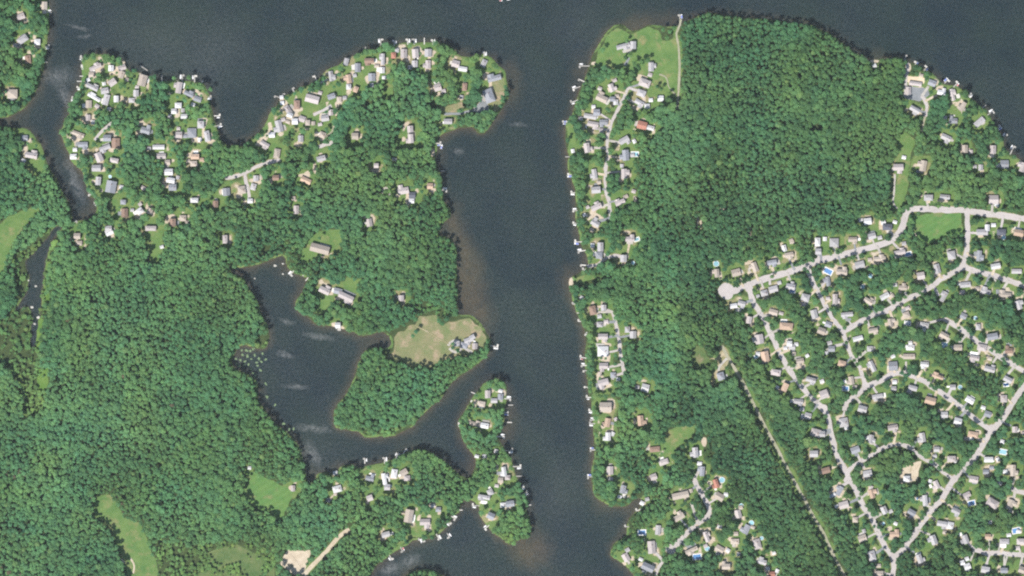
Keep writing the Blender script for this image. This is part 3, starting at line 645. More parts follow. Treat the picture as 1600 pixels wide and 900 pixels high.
# ground cover round the houses: lawn with worn spots
gy, gx = np.mgrid[0:RH, 0:RW]
nz1 = vnoise(gx, gy, 13.0); nz2 = vnoise(gx + 500, gy, 31.0); nz3 = vnoise(gx, gy + 700, 8.0)
yl = np.clip((yard_f - .12) * 2.6, 0, 1) * np.clip(.45 + nz1 * .8, 0, 1)
np.maximum(lawn_f, np.clip(yl, 0, 1), out=lawn_f)
dry_f = np.maximum(dry_f, np.clip((yard_f - .25) * 2, 0, 1) * np.clip((nz2 * .6 + nz3 * .5 - .58) * 5, 0, .8))
dirt_f = np.maximum(dirt_f, np.clip((yard_f - .45) * 2.6, 0, 1) * np.clip((nz3 - .60) * 5, 0, .95))
rb = blur(road_m, 2, 1)
dry_f = np.maximum(dry_f, np.clip(rb * 2.2, 0, .8) * (nz1 > .45))
lawn_f = np.maximum(lawn_f, np.clip(blur(road_m | track_m, 4, 1) * 2, 0, 1) * np.clip(nz1 * 1.5, 0, 1))
shore = np.clip((.93 - b3) * 6, 0, 1) * (b3 > .5)
lawn_f = np.maximum(lawn_f, shore * np.clip(nz1 * 1.6 - .1, 0, 1))

# ------------------------------------------------------------------ ground sheet and water
ax = np.concatenate([[-9000, -5000, -2500, -1500, -1150], np.arange(-1000, 1000.1, 2.5), [1150, 1500, 2500, 5000, 9000]])
ay = np.concatenate([[-9000, -5000, -2500, -1300, -800], np.arange(-650, 650.1, 2.5), [800, 1300, 2500, 5000, 9000]])
GX, GY = np.meshgrid(ax, ay)
px_, py_ = GX + 800, 450 - GY
Z = samp(blur(height, 1, 1), px_, py_)
nx, ny = len(ax), len(ay)
me = bpy.data.meshes.new("ground")
co = np.stack([GX, GY, Z], -1).reshape(-1, 3).astype(np.float32)
me.vertices.add(nx * ny); me.vertices.foreach_set("co", co.ravel())
ii = (np.arange(ny - 1)[:, None] * nx + np.arange(nx - 1)[None, :]).ravel()
quads = np.stack([ii, ii + 1, ii + nx + 1, ii + nx], 1).astype(np.int32)
me.loops.add(quads.size); me.loops.foreach_set("vertex_index", quads.ravel())
me.polygons.add(len(quads)); me.polygons.foreach_set("loop_start", np.arange(0, quads.size, 4, dtype=np.int32))
me.update(calc_edges=True)
me.polygons.foreach_set("use_smooth", np.ones(len(quads), bool))
att = me.attributes.new("cover", 'FLOAT_COLOR', 'POINT')
cv = np.stack([samp(lawn_f, px_, py_), samp(dry_f, px_, py_), samp(dirt_f, px_, py_), np.ones_like(px_)], -1).astype(np.float32)
att.data.foreach_set("color", cv.ravel())
me.materials.append(ground_mat())
g = bpy.data.objects.new("ground", me); COL.objects.link(g); tag(g, kind="structure")
mesh_water = mesh_obj("lake_water", [(-9000, -9000, 0), (9000, -9000, 0), (9000, 9000, 0), (-9000, 9000, 0)], [(0, 1, 2, 3)], water_mat())
tag(mesh_water, kind="structure")

# ------------------------------------------------------------------ where things are, in words
ORD = "first second third fourth fifth sixth seventh eighth ninth tenth eleventh twelfth thirteenth fourteenth fifteenth sixteenth seventeenth eighteenth nineteenth twentieth".split()
def zone(x, y):
    if x < 88 and y < 188: return "on the north-west corner shore"
    if x < 100: return "west of the narrow channel"
    if x < 212 and y < 200: return "on the north-west point"
    if x < 215: return "beside the narrow channel"
    if x < 345 and y < 230: return "west of the northern cove"
    if x < 345: return "south-west of the northern cove"
    if x < 445 and y < 345: return "south of the northern cove"
    if x < 640 and y < 132: return "on the peninsula's north shore"
    if x < 640 and y < 265: return "inland on the northern peninsula"
    if x < 830 and y < 262: return "near the peninsula's north-east tip"
    if x < 720 and y < 385 and not (480 < x < 600 and y > 370): return "in the peninsula woods"
    if 600 < x < 800 and 480 < y < 590: return "on the tan grassy point"
    if x < 720 and y < 690: return "around the inner bay"
    if 712 < x < 850: return "on the narrow wooded island"
    if x < 850: return "by the south-west cove"
    if x < 1075 and y < 178: return "on the channel's north-east lawn"
    if x < 1045 and y < 290: return "on the channel's upper east shore"
    if x < 1045 and y < 420: return "on the channel's central east shore"
    if x < 1045 and y < 590: return "on the channel's lower east shore"
    if x < 1110 and y < 715: return "on the channel's south-east shore"
    if x < 1240 and y > 715: return "by the south cove streets" if y < 820 else "at the south cove's bottom streets"
    if y < 180: return "on the north-east lakefront"
    if y < 300: return "south of the north-east lakefront"
    if y < 358: return "along the top road"
    rows = ((425, "first"), (485, "second"), (548, "third"), (610, "fourth"), (690, "fifth"), (770, "sixth"), (830, "seventh"), (9999, "southernmost"))
    r = next(n for l, n in rows if y < l)
    c = "western" if x < 1310 else "central" if x < 1445 else "eastern"
    return "in the %s %s subdivision block" % (r, c)
_pending = {}
def want_label(o, kind, x, y, short=None):
    _pending.setdefault((kind, zone(x, y)), []).append((x, y, o))
def settle_labels():
    for (kind, z), items in _pending.items():
        items.sort(key=lambda t: (t[0], t[1]))
        n = len(items)
        for i, (x, y, o) in enumerate(items):
            if n == 1: o["label"] = "the only %s %s" % (kind, z)
            elif i == n - 1: o["label"] = "easternmost %s %s" % (kind, z)
            elif i == 0: o["label"] = "westernmost %s %s" % (kind, z)
            else: o["label"] = "%s %s from the west %s" % (ORD[i] if i < 20 else "%dth" % (i + 1), kind, z)

# ------------------------------------------------------------------ buildings
def gable(w, d, h, o_=.45, pitch=.5, z0=0.0, cx=0.0, cy=0.0, along=None):
    """walls (with gable triangles) and two roof slabs; ridge along the longer side"""
    flip = (d > w) if along is None else along == 'y'
    if flip: w, d = d, w
    rh = d / 2 * pitch
    def tr(p):
        x, y, z = p
        return (cx - y, cy + x, z + z0) if flip else (cx + x, cy + y, z + z0)
    a, b = w / 2, d / 2
    wv = [(-a, -b, 0), (a, -b, 0), (a, b, 0), (-a, b, 0), (-a, -b, h), (a, -b, h), (a, b, h), (-a, b, h), (-a, 0, h + rh), (a, 0, h + rh)]
    wf = [(0, 1, 5, 4), (2, 3, 7, 6), (1, 2, 6, 9, 5), (3, 0, 4, 8, 7)]
    A = a + o_; B = b + o_; t = .28
    ze = h - o_ * pitch
    rv, rf = [], []
    for s in (-1, 1):
        k = len(rv)
        rv += [(-A, s * B, ze + .03), (A, s * B, ze + .03), (A, 0, h + rh + .03), (-A, 0, h + rh + .03), (-A, s * B, ze + t), (A, s * B, ze + t), (A, 0, h + rh + t), (-A, 0, h + rh + t)]
        q = [(0, 3, 2, 1), (4, 5, 6, 7), (0, 1, 5, 4), (1, 2, 6, 5), (3, 0, 4, 7)]
        if s > 0: q = [f[::-1] for f in q]
        rf += [tuple(i + k for i in f) for f in q]
    return ([tr(p) for p in wv], wf), ([tr(p) for p in rv], rf), h + rh + t + z0

def hip(w, d, h, o_=.5, pitch=.45, z0=0.0):
    flip = d > w
    if flip: w, d = d, w
    A, B = w / 2 + o_, d / 2 + o_
    rh = B * pitch
    rl = max(A - B, .4)
    def tr(p):
        x, y, z = p
        return (-y, x, z + z0) if flip else (x, y, z + z0)
    a, b = w / 2, d / 2
    wv, wf = box(-a, a, -b, b, 0, h)
    wf = wf[2:]
    rv = [(-A, -B, h), (A, -B, h), (A, B, h), (-A, B, h), (-A, -B, h + .18), (A, -B, h + .18), (A, B, h + .18), (-A, B, h + .18), (-rl, 0, h + rh), (rl, 0, h + rh)]
    rf = [(3, 2, 1, 0), (0, 1, 5, 4), (1, 2, 6, 5), (2, 3, 7, 6), (3, 0, 4, 7), (4, 5, 9, 8), (5, 6, 9), (6, 7, 8, 9), (7, 4, 8)]
    return ([tr(p) for p in wv], wf), ([tr(p) for p in rv], rf), h + rh + z0

HOUSES = []
for i, (x, y, w, d, a, c) in enumerate(houses):
    rnd = random.Random(i * 7 + 3)
    small = w * d < 88 and min(math.hypot(x - h_[0], y - h_[1]) for h_ in houses if h_[2] * h_[3] >= 88) < 42
    e = empty("outbuilding" if small else "house", (wx(x), wy(y), LAND), R(a))
    tag(e, None, "outbuilding" if small else "house", "smaller buildings beside the houses" if small else "houses by the lake and in the subdivision")
    want_label(e, "%s-roofed %s" % (ROOF[c][0], "small building" if small else "house"), x, y)
    NSMALL = globals().get("NSMALL", 0) + small
    h = rnd.choice((3.0, 3.2, 5.4, 5.6))
    wm = rnd.choice(M_WALL)
    big = w * d > 125
    lng, sht = max(w, d), min(w, d)
    if big and rnd.random() < .75:
        # main block and a lower cross wing
        vert = d > w
        mw, md = (w, d * .999) if vert else (w * .999, d)
        if vert: mw = w * .66; off = (w - mw) / 2
        else: md = d * .66; off = (d - md) / 2
        s = rnd.choice((-1, 1)); q = rnd.choice((-1, 1))
        wl_, rf_, top = gable(mw, md, h, pitch=rnd.uniform(.42, .62), cx=off * s if vert else 0, cy=0 if vert else off * s, along='y' if vert else 'x')
        mesh_obj("wall", *wl_, wm, e)
        ro = mesh_obj("roof", *rf_, M_ROOF[c], e)
        ww = lng * rnd.uniform(.36, .5)
        ext = (w if vert else d) - (mw if vert else md) + .1
        L_ = ext + .34 * (mw if vert else md)
        hh = max(2.9, h - rnd.choice((.4, 2.2)))
        pos = (lng / 2 - ww / 2 - .2) * q * rnd.uniform(.5, 1)
        if vert: cx, cy, gw, gd, al = -s * (w / 2 - L_ / 2), pos, L_, ww, 'x'
        else: cx, cy, gw, gd, al = pos, -s * (d / 2 - L_ / 2), ww, L_, 'y'
        w2, r2, _t = gable(gw, gd, hh, pitch=.48, cx=cx, cy=cy, along=al)
        mesh_obj("wing_wall", *w2, wm, e)
        mesh_obj("wing_roof", *r2, M_ROOF[c], e)
        chx = (off * s, lng * .28) if vert else (lng * .28, off * s)
    else:
        fn = hip if rnd.random() < .3 else gable
        wl_, rf_, top = fn(w, d, h, pitch=rnd.uniform(.40, .62))
        mesh_obj("wall", *wl_, wm, e)
        ro = mesh_obj("roof", *rf_, M_ROOF[c], e)
        chx = (0, lng * .2) if d > w else (lng * .2, 0)
    if rnd.random() < .85 and min(w, d) >= 7:
        sd = rnd.choice((-1, 1)); pw, pd = rnd.uniform(.4, 1.0) * w, rnd.uniform(2.5, 7.0)
        if rnd.random() < .5: c0_ = (rnd.uniform(-.25, .25) * w, sd * (d / 2 + pd / 2 - .3)); hx_, hy_ = pw / 2, pd / 2
        else: pw = rnd.uniform(.35, .8) * d; c0_ = (sd * (w / 2 + pd / 2 - .3), rnd.uniform(-.25, .25) * d); hx_, hy_ = pd / 2, pw / 2
        q = [(c0_[0] + u * hx_ * rnd.uniform(.75, 1.1), c0_[1] + v_ * hy_ * rnd.uniform(.75, 1.1)) for u, v_ in ((-1, -1), (0, -1.1), (1, -1), (1.1, 0), (1, 1), (-1, 1))]
        nq = len(q); vv = [(a_, b_, -.2) for a_, b_ in q] + [(a_, b_, .62) for a_, b_ in q]
        mesh_obj("patio", vv, [tuple(range(nq, 2 * nq))] + [(k_, (k_ + 1) % nq, nq + (k_ + 1) % nq, nq + k_) for k_ in range(nq)], rnd.choice((M_DRIVE, M_WOOD, M_SAND, M_COPE, M_GREY)), e)
    if rnd.random() < .5:
        v, f = box(chx[0] - .5 + .6, chx[0] + .5 + .6, chx[1] - .45, chx[1] + .45, top - 1.6, top + .9)
        mesh_obj("chimney", v, f, M_BRICK, ro)
    HOUSES.append((x, y, w, d, e))

for i, (x, y, w, d, a, c) in enumerate(sheds):
    e = empty("shed", (wx(x), wy(y), LAND), R(a))
    tag(e, None, "shed", "small sheds and outbuildings")
    want_label(e, "small %s-roofed shed" % ROOF[c][0], x, y)
    wl_, rf_, top = gable(w, d, 2.4, .25, .4)
    mesh_obj("wall", *wl_, M_WALL[i % 3], e); mesh_obj("roof", *rf_, M_ROOF[c], e)
    dv, df = box(-.7, .7, -d / 2 - .06, -d / 2 - .01, 0, 2.0) if w >= d else box(-w / 2 - .06, -w / 2 - .01, -.7, .7, 0, 2.0)
    mesh_obj("door", dv, df, M_WALL[(i + 1) % 4], e)

def ring(r0, r1, z0, z1, n=20, sx=1.0):
    v, f = [], []
    for k in range(n):
        t = 2 * math.pi * k / n; c_, s_ = math.cos(t), math.sin(t)
        v += [(r0 * c_ * sx, r0 * s_, z0), (r1 * c_ * sx, r1 * s_, z0), (r1 * c_ * sx, r1 * s_, z1), (r0 * c_ * sx, r0 * s_, z1)]
    for k in range(n):
        a_, b_ = 4 * k, 4 * ((k + 1) % n)
        f += [(a_ + 1, b_ + 1, b_ + 2, a_ + 2), (a_ + 2, b_ + 2, b_ + 3, a_ + 3), (a_ + 3, b_ + 3, b_, a_)]
    return v, f
def disc(r, z, n=20, sx=1.0):
    return [(r * math.cos(2 * math.pi * k / n) * sx, r * math.sin(2 * math.pi * k / n), z) for k in range(n)], [tuple(range(n))]
for i, (x, y, k, sz, c) in enumerate(pools):
    if c == 'g':
        e = empty("trampoline", (wx(x), wy(y), LAND)); tag(e, "white ringed trampoline in the woods south of the inner bay", "trampoline")
        mesh_obj("rim", *ring(sz / 2 - .8, sz / 2, .7, .95), M_WHITE, e); mesh_obj("mat", *disc(sz / 2 - .8, .85), M_ROOF['D'], e)
        for q in range(4):
            v, f = box(-.08, .08, -.08, .08, 0, .8); t = q * math.pi / 2 + .4
            mesh_obj("leg", [(p[0] + (sz / 2 - .4) * math.cos(t), p[1] + (sz / 2 - .4) * math.sin(t), p[2]) for p in v], f, M_POST, e)
        continue
    e = empty("swimming_pool", (wx(x), wy(y), LAND), R(random.uniform(-30, 30)))
    tag(e, None, "pool", "garden swimming pools")
    mw = M_POOLB if c == 'b' else M_POOL
    if k == 'r':
        want_label(e, "round pale blue pool", x, y)
        mesh_obj("rim", *ring(sz / 2 - .35, sz / 2 + .25, 0, 1.15), M_COPE, e)
        mesh_obj("pool_water", *disc(sz / 2 - .33, .95), mw, e)
    else:
        want_label(e, "rectangular %s pool" % ("deep blue" if c == 'b' else "pale blue"), x, y)
        a_, b_ = sz / 2, sz * .3
        A = Acc()
        for bx in ((-a_ - 1.4, a_ + 1.4, b_, b_ + 1.4), (-a_ - 1.4, a_ + 1.4, -b_ - 1.4, -b_), (-a_ - 1.4, -a_, -b_, b_), (a_, a_ + 1.4, -b_, b_)): A.add(box(*bx, 0, .5))
        A.build("coping", M_COPE, e)
        mesh_obj("pool_water", [(-a_, -b_, .42), (a_, -b_, .42), (a_, b_, .42), (-a_, b_, .42)], [(0, 1, 2, 3)], mw, e)

# ------------------------------------------------------------------ docks and boats
def hull(L, W, h=.9, n=9):
    v, f = [], []
    for k in range(n):
        t = k / (n - 1); x = -L / 2 + L * t
        hw = W / 2 * (1 - max(0, (t - .45) / .55) ** 2.2) * (.92 + .08 * min(1, t * 4)) + .03
        rise = .25 * t * t
        v += [(x, -hw, h + rise), (x, -hw * .7, .0), (x, hw * .7, .0), (x, hw, h + rise), (x, hw * .82, h + rise - .02), (x, hw * .78, .45), (x, -hw * .78, .45), (x, -hw * .82, h + rise - .02)]
    for k in range(n - 1):
        a_ = 8 * k; b_ = a_ + 8
        for j in range(8): f.append((a_ + j, a_ + (j + 1) % 8, b_ + (j + 1) % 8, b_ + j))
    f.append(tuple(range(7, -1, -1))); f.append(tuple(8 * (n - 1) + j for j in range(8)))
    return v, f
def boat(x, y, L, a, kind):
    e = empty("motorboat" if kind != 'pontoon' else "pontoon_boat", (wx(x), wy(y), .02 if kind != 'pontoon' else .02), R(a))
    tag(e, None, "boat", "boats moored along the shore")
    W = L * .38
    if kind == 'pontoon':
        want_label(e, "white pontoon boat", x, y)
        for s in (-1, 1):
            A = Acc().add(box(-L / 2, L / 2 - .5, s * W * .36 - .3, s * W * .36 + .3, -.1, .5))
            A.add(([(L / 2 - .5, s * W * .36 - .3, -.1), (L / 2 - .5, s * W * .36 + .3, -.1), (L / 2 - .5, s * W * .36 + .3, .5), (L / 2 - .5, s * W * .36 - .3, .5), (L / 2, s * W * .36, .35)], [(0, 1, 4), (1, 2, 4), (2, 3, 4), (3, 0, 4)]))
            A.build("float", M_COPE, e)
        mesh_obj("deck", *box(-L / 2, L / 2 - .6, -W / 2, W / 2, .5, .62), M_WHITE, e)
        mesh_obj("canopy", *box(-L * .45, L * .1, -W * .46, W * .46, 2.3, 2.42), random.Random(int(x)).choice((M_WHITE, M_COPE, M_BLUE)), e)
    else:
        want_label(e, "small %s motorboat" % ("blue-covered" if kind == 'blue' else "red-covered" if kind == 'red' else "white"), x, y)
        mesh_obj("hull", *hull(L, W), M_WHITE, e)
        mesh_obj("seat", *box(-L * .12, L * .02, -W * .3, W * .3, .45, .95), M_COPE, e)
        mesh_obj("cover", *box(-L * .42, L * .05, -W * .40, W * .40, 1.0, 1.12), M_BLUE if kind == 'blue' else M_RED if kind == 'red' else M_WHITE, e)
        mesh_obj("outboard_motor", *box(-L / 2 - .45, -L / 2, -.25, .25, .2, 1.3), M_ROOF['D'], e)

# each dock: x,y of its outer end, length, heading of the run from shore (deg), what lies beside it
DOCKS = """76,73,7,0,w 79,19,6,0,w 73,97,5,0,n 126,90,7,160,w 128,105,7,180,w 125,119,5,180,n 121,127,5,180,n 121,137,5,180,w 113,154,7,170,p 230,110,12,-35,n 253,119,8,90,n 285,118,9,90,p 304,119,8,90,w 317,126,6,60,n 329,152,9,0,p 343,181,7,0,w 345,195,9,15,p
430,150,6,160,w 442,148,7,110,w 457,139,8,120,w 492,119,8,110,w 506,118,7,100,n 542,90,6,90,n 571,74,6,90,n 595,62,8,90,p 616,64,9,90,w 637,62,10,90,p 647,62,7,90,p 663,60,10,90,n 676,63,8,90,p 757,82,8,80,p 906,103,14,180,p 905,124,10,155,w 896,139,10,200,p 893,160,9,200,w
880,191,9,180,b 884,245,8,180,n 888,273,9,180,p 893,301,10,180,p 896,329,11,180,p 896,349,7,180,w 744,198,9,200,w 688,224,12,0,b 695,267,5,0,n 697,297,9,0,p 899,378,10,180,p 904,393,10,190,p 908,414,15,175,w 911,421,8,180,p 895,475,6,180,w 902,489,8,180,n 904,502,7,180,w 915,522,7,170,w
777,542,12,-10,p 478,438,8,230,n 454,429,9,230,p 528,513,7,270,w 1062,24,20,95,p 1415,87,7,80,w 1431,97,9,80,p 1448,105,8,50,b 1481,125,6,45,p 1496,129,9,50,r 1517,147,10,40,p 1541,164,6,40,n 1551,174,10,35,p 1563,198,8,40,p 1572,210,9,50,p 1584,229,12,65,p
995,798,10,200,r 977,823,6,180,w 654,843,8,270,w 661,846,9,290,p 686,842,11,300,p 702,839,5,300,w 711,810,7,330,p 703,819,7,320,p 722,797,7,0,n 739,790,9,180,p 758,826,7,220,w 813,729,11,0,p 815,744,7,0,n 818,761,10,20,p 824,769,8,20,p 829,789,7,10,n 919,745,10,180,p 907,558,10,170,r 909,571,10,180,p 912,579,9,180,w 914,604,8,160,w 917,621,7,180,w 921,642,11,180,p 923,656,10,180,w 922,662,11,180,p 923,703,12,180,p
737,613,6,160,n 737,626,6,170,w 797,623,12,0,p 801,633,6,0,n 793,645,14,0,p 799,660,5,0,n 787,682,16,0,p 800,704,11,0,p 717,664,8,180,w 570,717,6,90,w 601,716,8,90,p 634,702,8,60,w 622,709,8,70,w 629,861,6,300,r 612,874,6,300,w 139,304,6,180,w 140,295,5,180,n 148,318,6,190,w 120,346,6,90,w 783,1,1,0,r 795,-1,1,0,w"""
docks_px = []
for i, s in enumerate(DOCKS.split()):
    x, y, L, a, k = s.split(","); x, y, L, a = float(x), float(y), float(L), float(a)
    docks_px.append((x, y))
    rr = random.Random(i + 50)
    ca, sa = math.cos(R(a)), math.sin(R(a))
    if L > 2:
        L += 1.5
        e = empty("dock", (wx(x), wy(y), 0), R(a)); tag(e, None, "dock", "small docks along the shore")
        want_label(e, "pale wooden dock", x, y)
        wd = 1.6 if L < 14 else 2.0
        mesh_obj("walkway", *box(-L, 1.0, -wd / 2, wd / 2, .95, 1.12), M_WOOD, e)
        ln = rr.uniform(3.0, 5.0)
        sgn = rr.choice((-1, 1))
        if k != 'n':
            mesh_obj("end_platform", *box(-1.2, 1.6, -ln * .5 + sgn * ln * .35, ln * .5 + sgn * ln * .35, .98, 1.16), M_WOOD, e)
        for px0 in (-L * .5, .6):
            for q in (-1, 1):
                mesh_obj("post", *box(px0 - .12, px0 + .12, q * wd / 2 - .12, q * wd / 2 + .12, -1.5, 1.45), M_POST, e)
        # the boat lies alongside
        off = -(sgn) * (wd / 2 + 1.9)
        bx, by = x + (-1.6 * ca - off * sa) , y - (-1.6 * sa + off * ca)
    else:
        bx, by = x, y
    if k in 'pbr' or (k == 'w' and rr.random() < .55):
        boat(bx, by, rr.uniform(6.2, 7.6) if k == 'p' else rr.uniform(5.2, 6.4), a + rr.uniform(-6, 6), {'p': rr.choice(('pontoon', 'white')), 'b': 'blue', 'r': 'red', 'w': 'white'}[k])
boat(690, 229, 7.5, 75, 'blue'); boat(884, 190, 6.5, 10, 'blue')

# lily pads on the shallow west side of the inner bay, stones in its north end
PADS = """385,548 376,563 383,564 396,546 398,556 404,560 409,565 415,562 382,571 392,577 395,582 407,578 396,594 400,597 416,600 416,620 430,632 452,671 458,671 393,561 370,568 378,555 388,569 401,567 386,557 374,572 391,549 410,552 403,571 470,705 443,662 398,588 377,548 368,560"""
for i, s in enumerate(PADS.split()):
    x, y = map(float, s.split(",")); rr = random.Random(i)
    e = empty("lily_pads", (wx(x), wy(y), .03)); tag(e, None, "lily pads", "floating lily pads in the inner bay")
    want_label(e, "pale green clump of floating lily pads", x, y)
    for q in range(rr.randint(4, 7)):
        r = rr.uniform(.6, 1.5); t = rr.uniform(0, 6.28); dd = rr.uniform(.0, 2.2)
        cx, cy = dd * math.cos(t), dd * math.sin(t)
        v = [(cx, cy, .02 + .02 * q)] + [(cx + r * math.cos(t + .25 + 5.8 * k / 11), cy + r * math.sin(t + .25 + 5.8 * k / 11), .05 + .02 * q) for k in range(12)]
        mesh_obj("leaf", v, [(0, k, k + 1) for k in range(1, 12)], M_PAD, e)
import bmesh
for i, (x, y, r) in enumerate(((430, 415, 2.6), (442, 412, 1.8), (442, 428, 1.6), (398, 435, 1.6), (464, 425, 2.0), (474, 430, 2.2), (56, 447, 2.2), (40, 448, 2.6), (60, 496, 2.8), (54, 506, 2.2), (44, 438, 2.0), (50, 480, 3.0))):
    bm = bmesh.new(); bmesh.ops.create_icosphere(bm, subdivisions=2, radius=1)
    rr = random.Random(i)
    for v in bm.verts:
        k = 1 + .25 * math.sin(3.1 * v.co.x + i) * math.cos(2.7 * v.co.y + 2 * i) + rr.uniform(-.06, .06)
        v.co = Vector((v.co.x * r * k, v.co.y * r * .75 * k, v.co.z * .8 * k))
    m_ = bpy.data.meshes.new("rock"); bm.to_mesh(m_); bm.free(); m_.materials.append(M_STONE)
    o = bpy.data.objects.new("rock", m_); o.location = (wx(x), wy(y), .15); COL.objects.link(o)
    tag(o, None, "rock", "pale rocks breaking the water"); want_label(o, "pale rock breaking the dark water", x, y)
settle_labels()

# ------------------------------------------------------------------ trees
def crown_mesh(name, seed, conifer=False, full=1.0):
    """unit crown: radius 1, height 0..1.5 round its base; an uneven core with leaf sprays over it"""
    rr = random.Random(seed)
    bm = bmesh.new()
    lobes = []
    if conifer:
        for k in range(7):
            z = .1 + k * .27; rad = 1.0 * (1 - k / 7.5)
            n = max(1, int(7 * rad))
            for q in range(n):
                t = q * 6.283 / n + rr.uniform(-.4, .4)
                lobes.append((Vector((math.cos(t) * rad * .62, math.sin(t) * rad * .62, z)), max(.16, rad * .45)))
        lobes.append((Vector((0, 0, 2.0)), .14))
    else:
        lobes.append((Vector((0, 0, .62)), .66))
        n = rr.randint(6, 9)
        for k in range(n):
            t = k * 6.283 / n + rr.uniform(-.45, .45)
            d = rr.uniform(.42, .72)
            lobes.append((Vector((math.cos(t) * d, math.sin(t) * d, rr.uniform(.35, .75))), rr.uniform(.27, .44)))
        for k in range(4):
            t = rr.uniform(0, 6.28); d = rr.uniform(.05, .4)
            lobes.append((Vector((math.cos(t) * d, math.sin(t) * d, rr.uniform(.85, 1.15))), rr.uniform(.24, .42)))
    for c_, r_ in lobes:
        st = bmesh.ops.create_icosphere(bm, subdivisions=1, radius=r_ * .82)
        for v in st['verts']:
            v.co = v.co * rr.uniform(.78, 1.12) + c_
        for q in range(int((7 if conifer else 9) * full)):
            u = rr.uniform(-.35, 1); t = rr.uniform(0, 6.283); s = math.sqrt(1 - u * u)
            nrm = Vector((s * math.cos(t), s * math.sin(t), u))
            p = c_ + nrm * r_ * rr.uniform(.86, 1.12)
            nrm = (nrm + Vector((rr.uniform(-.6, .6), rr.uniform(-.6, .6), rr.uniform(.2, 1.3)))).normalized()
            e1 = nrm.orthogonal().normalized(); e2 = nrm.cross(e1)
            g_ = rr.uniform(0, 6.28); e1, e2 = e1 * math.cos(g_) + e2 * math.sin(g_), e2 * math.cos(g_) - e1 * math.sin(g_)
            z_ = rr.uniform(.10, .19)
            vs = [bm.verts.new(p + e1 * z_ * a_ + e2 * z_ * b_) for a_, b_ in ((-1, -.6), (.3, -.9), (1, .2), (.1, .9))]
            bm.faces.new(vs)
    m_ = bpy.data.meshes.new(name); bm.to_mesh(m_); bm.free()
    m_.materials.append(M_LEAF)
    return m_
def trunk_mesh(name, seed):
    """unit trunk 0..1 high with limbs reaching into the crown"""
    rr = random.Random(seed); A = Acc()
    def limb(p0, p1, r0, r1, n=6):
        d = (p1 - p0).normalized(); e1 = d.orthogonal().normalized(); e2 = d.cross(e1)
        v = [p + (e1 * math.cos(6.283 * k / n) + e2 * math.sin(6.283 * k / n)) * r for p, r in ((p0, r0), (p1, r1)) for k in range(n)]
        A.add(([tuple(q) for q in v], [(k, (k + 1) % n, n + (k + 1) % n, n + k) for k in range(n)]))
    limb(Vector((0, 0, 0)), Vector((.01, .01, .55)), .034, .024); limb(Vector((.01, .01, .55)), Vector((0, .02, .9)), .024, .008)
    for k in range(5):
        t = k * 1.26 + rr.uniform(-.3, .3); z = rr.uniform(.42, .62)
        limb(Vector((0, 0, z)), Vector((math.cos(t) * .2, math.sin(t) * .2, z + rr.uniform(.15, .28))), .014, .005, 5)
    m_ = bpy.data.meshes.new(name); m_.from_pydata(A.v, [], A.f); m_.materials.append(M_BARK)
    return m_
NB, NC = 9, 3
crowns = [crown_mesh("crown", 100 + k) for k in range(NB)] + [crown_mesh("crown", 300 + k, True) for k in range(NC)]
trunks = [trunk_mesh("trunk", k) for k in range(3)]

near = blur(house_m, 2, 1)
blockm = blur((road_m | track_m), 1, 1) > .30
clear_b = blur(clear_m, 2, 1)
water_free = b3

def tint_for(px, py, n, conifer):
    """leaf colour of each tree"""
    big = vnoise(px, py, 75.0); mid = vnoise(px + 300, py + 50, 24.0); one = rng.random(n)
    k = (.74 + .42 * big + .36 * (mid - .5)) * (1 + (one - .5) * np.where((px > 1060) & (py > 380), .26, .36)) * np.where(px > 1060, np.where(py > 400, .76, .82), np.where((px > 340) & (py < 480), .93, 1.0))
    g_ = rng.random(n)
    col = np.stack([.110 + .024 * g_ + .024 * (big - .5), .272 + .010 * g_, .114 - .020 * g_], 1) * k[:, None]
    # bright grassy-green crowns here and there, brown or reddish ones in the south-west woods
    br = rng.random(n) < .06
    col[br] = np.stack([.130 + .05 * g_[br], .285 + .02 * g_[br], .105 + .0 * g_[br]], 1)
    red = (rng.random(n) < .10 * np.clip((vnoise(px + 40, py + 60, 38.0) - .78) * 5, 0, 1) * ((px < 330) & (py > 480)))
    col[red] = np.stack([.15 + .04 * g_[red], .125 + .03 * g_[red], .085 + 0 * g_[red]], 1)
    # stands of yellower and of bluer trees
    st = vnoise(px + 210, py + 95, 48.0) - .5
    col *= np.stack([1 + .42 * st, 1 + .12 * st, 1 - .20 * st], 1)
    cf = conifer
    col[cf] *= np.array([.62, .72, .85])
    return col

s = 4.35
cx_, cy_ = np.meshgrid(np.arange(-110, 1710, s), np.arange(-110, 1010, s * .92))
cx_[1::2] += s / 2
tx = (cx_ + rng.uniform(-.62, .62, cx_.shape) * s).ravel(); ty = (cy_ + rng.uniform(-.62, .62, cy_.shape) * s).ravel()
n = len(tx)
patch = vnoise(tx + 77, ty + 13, 60)                       # finer and coarser stands
rad = (2.05 + 1.2 * patch + 1.5 * rng.random(n) ** 2.0)
emergent = rng.random(n) < .07
rad = np.where(emergent, rad * 1.45, rad)
yard = samp(yard_f, tx, ty)
west = (tx < 340) & (ty < 360)
rad = np.where((yard > .02) & (rng.random(n) < .5), rad * 1.28, rad)
marsh = fill(P("20,400 84,356 92,368 76,420 70,500 60,560 0,570 -60,570 -60,520 10,500 30,470"))
keep = samp(water_free, tx, ty) > np.where(samp(marsh, tx, ty), .42, .80)
keep &= samp(near, tx, ty) < np.where(rng.random(n) < .25, .22, .05)
keep &= ~samp(blockm, tx, ty) & ~(samp(blockm, tx + 2.4, ty - 2.8) & (rng.random(n) < .92)) & ~(samp(road_m, tx + 4.6, ty - 5.4) & (rng.random(n) < .75))
keep &= samp(clear_b, tx, ty) < .30
keep &= ~(samp(clear_b, tx, ty) > .02) | (rng.random(n) < .75)
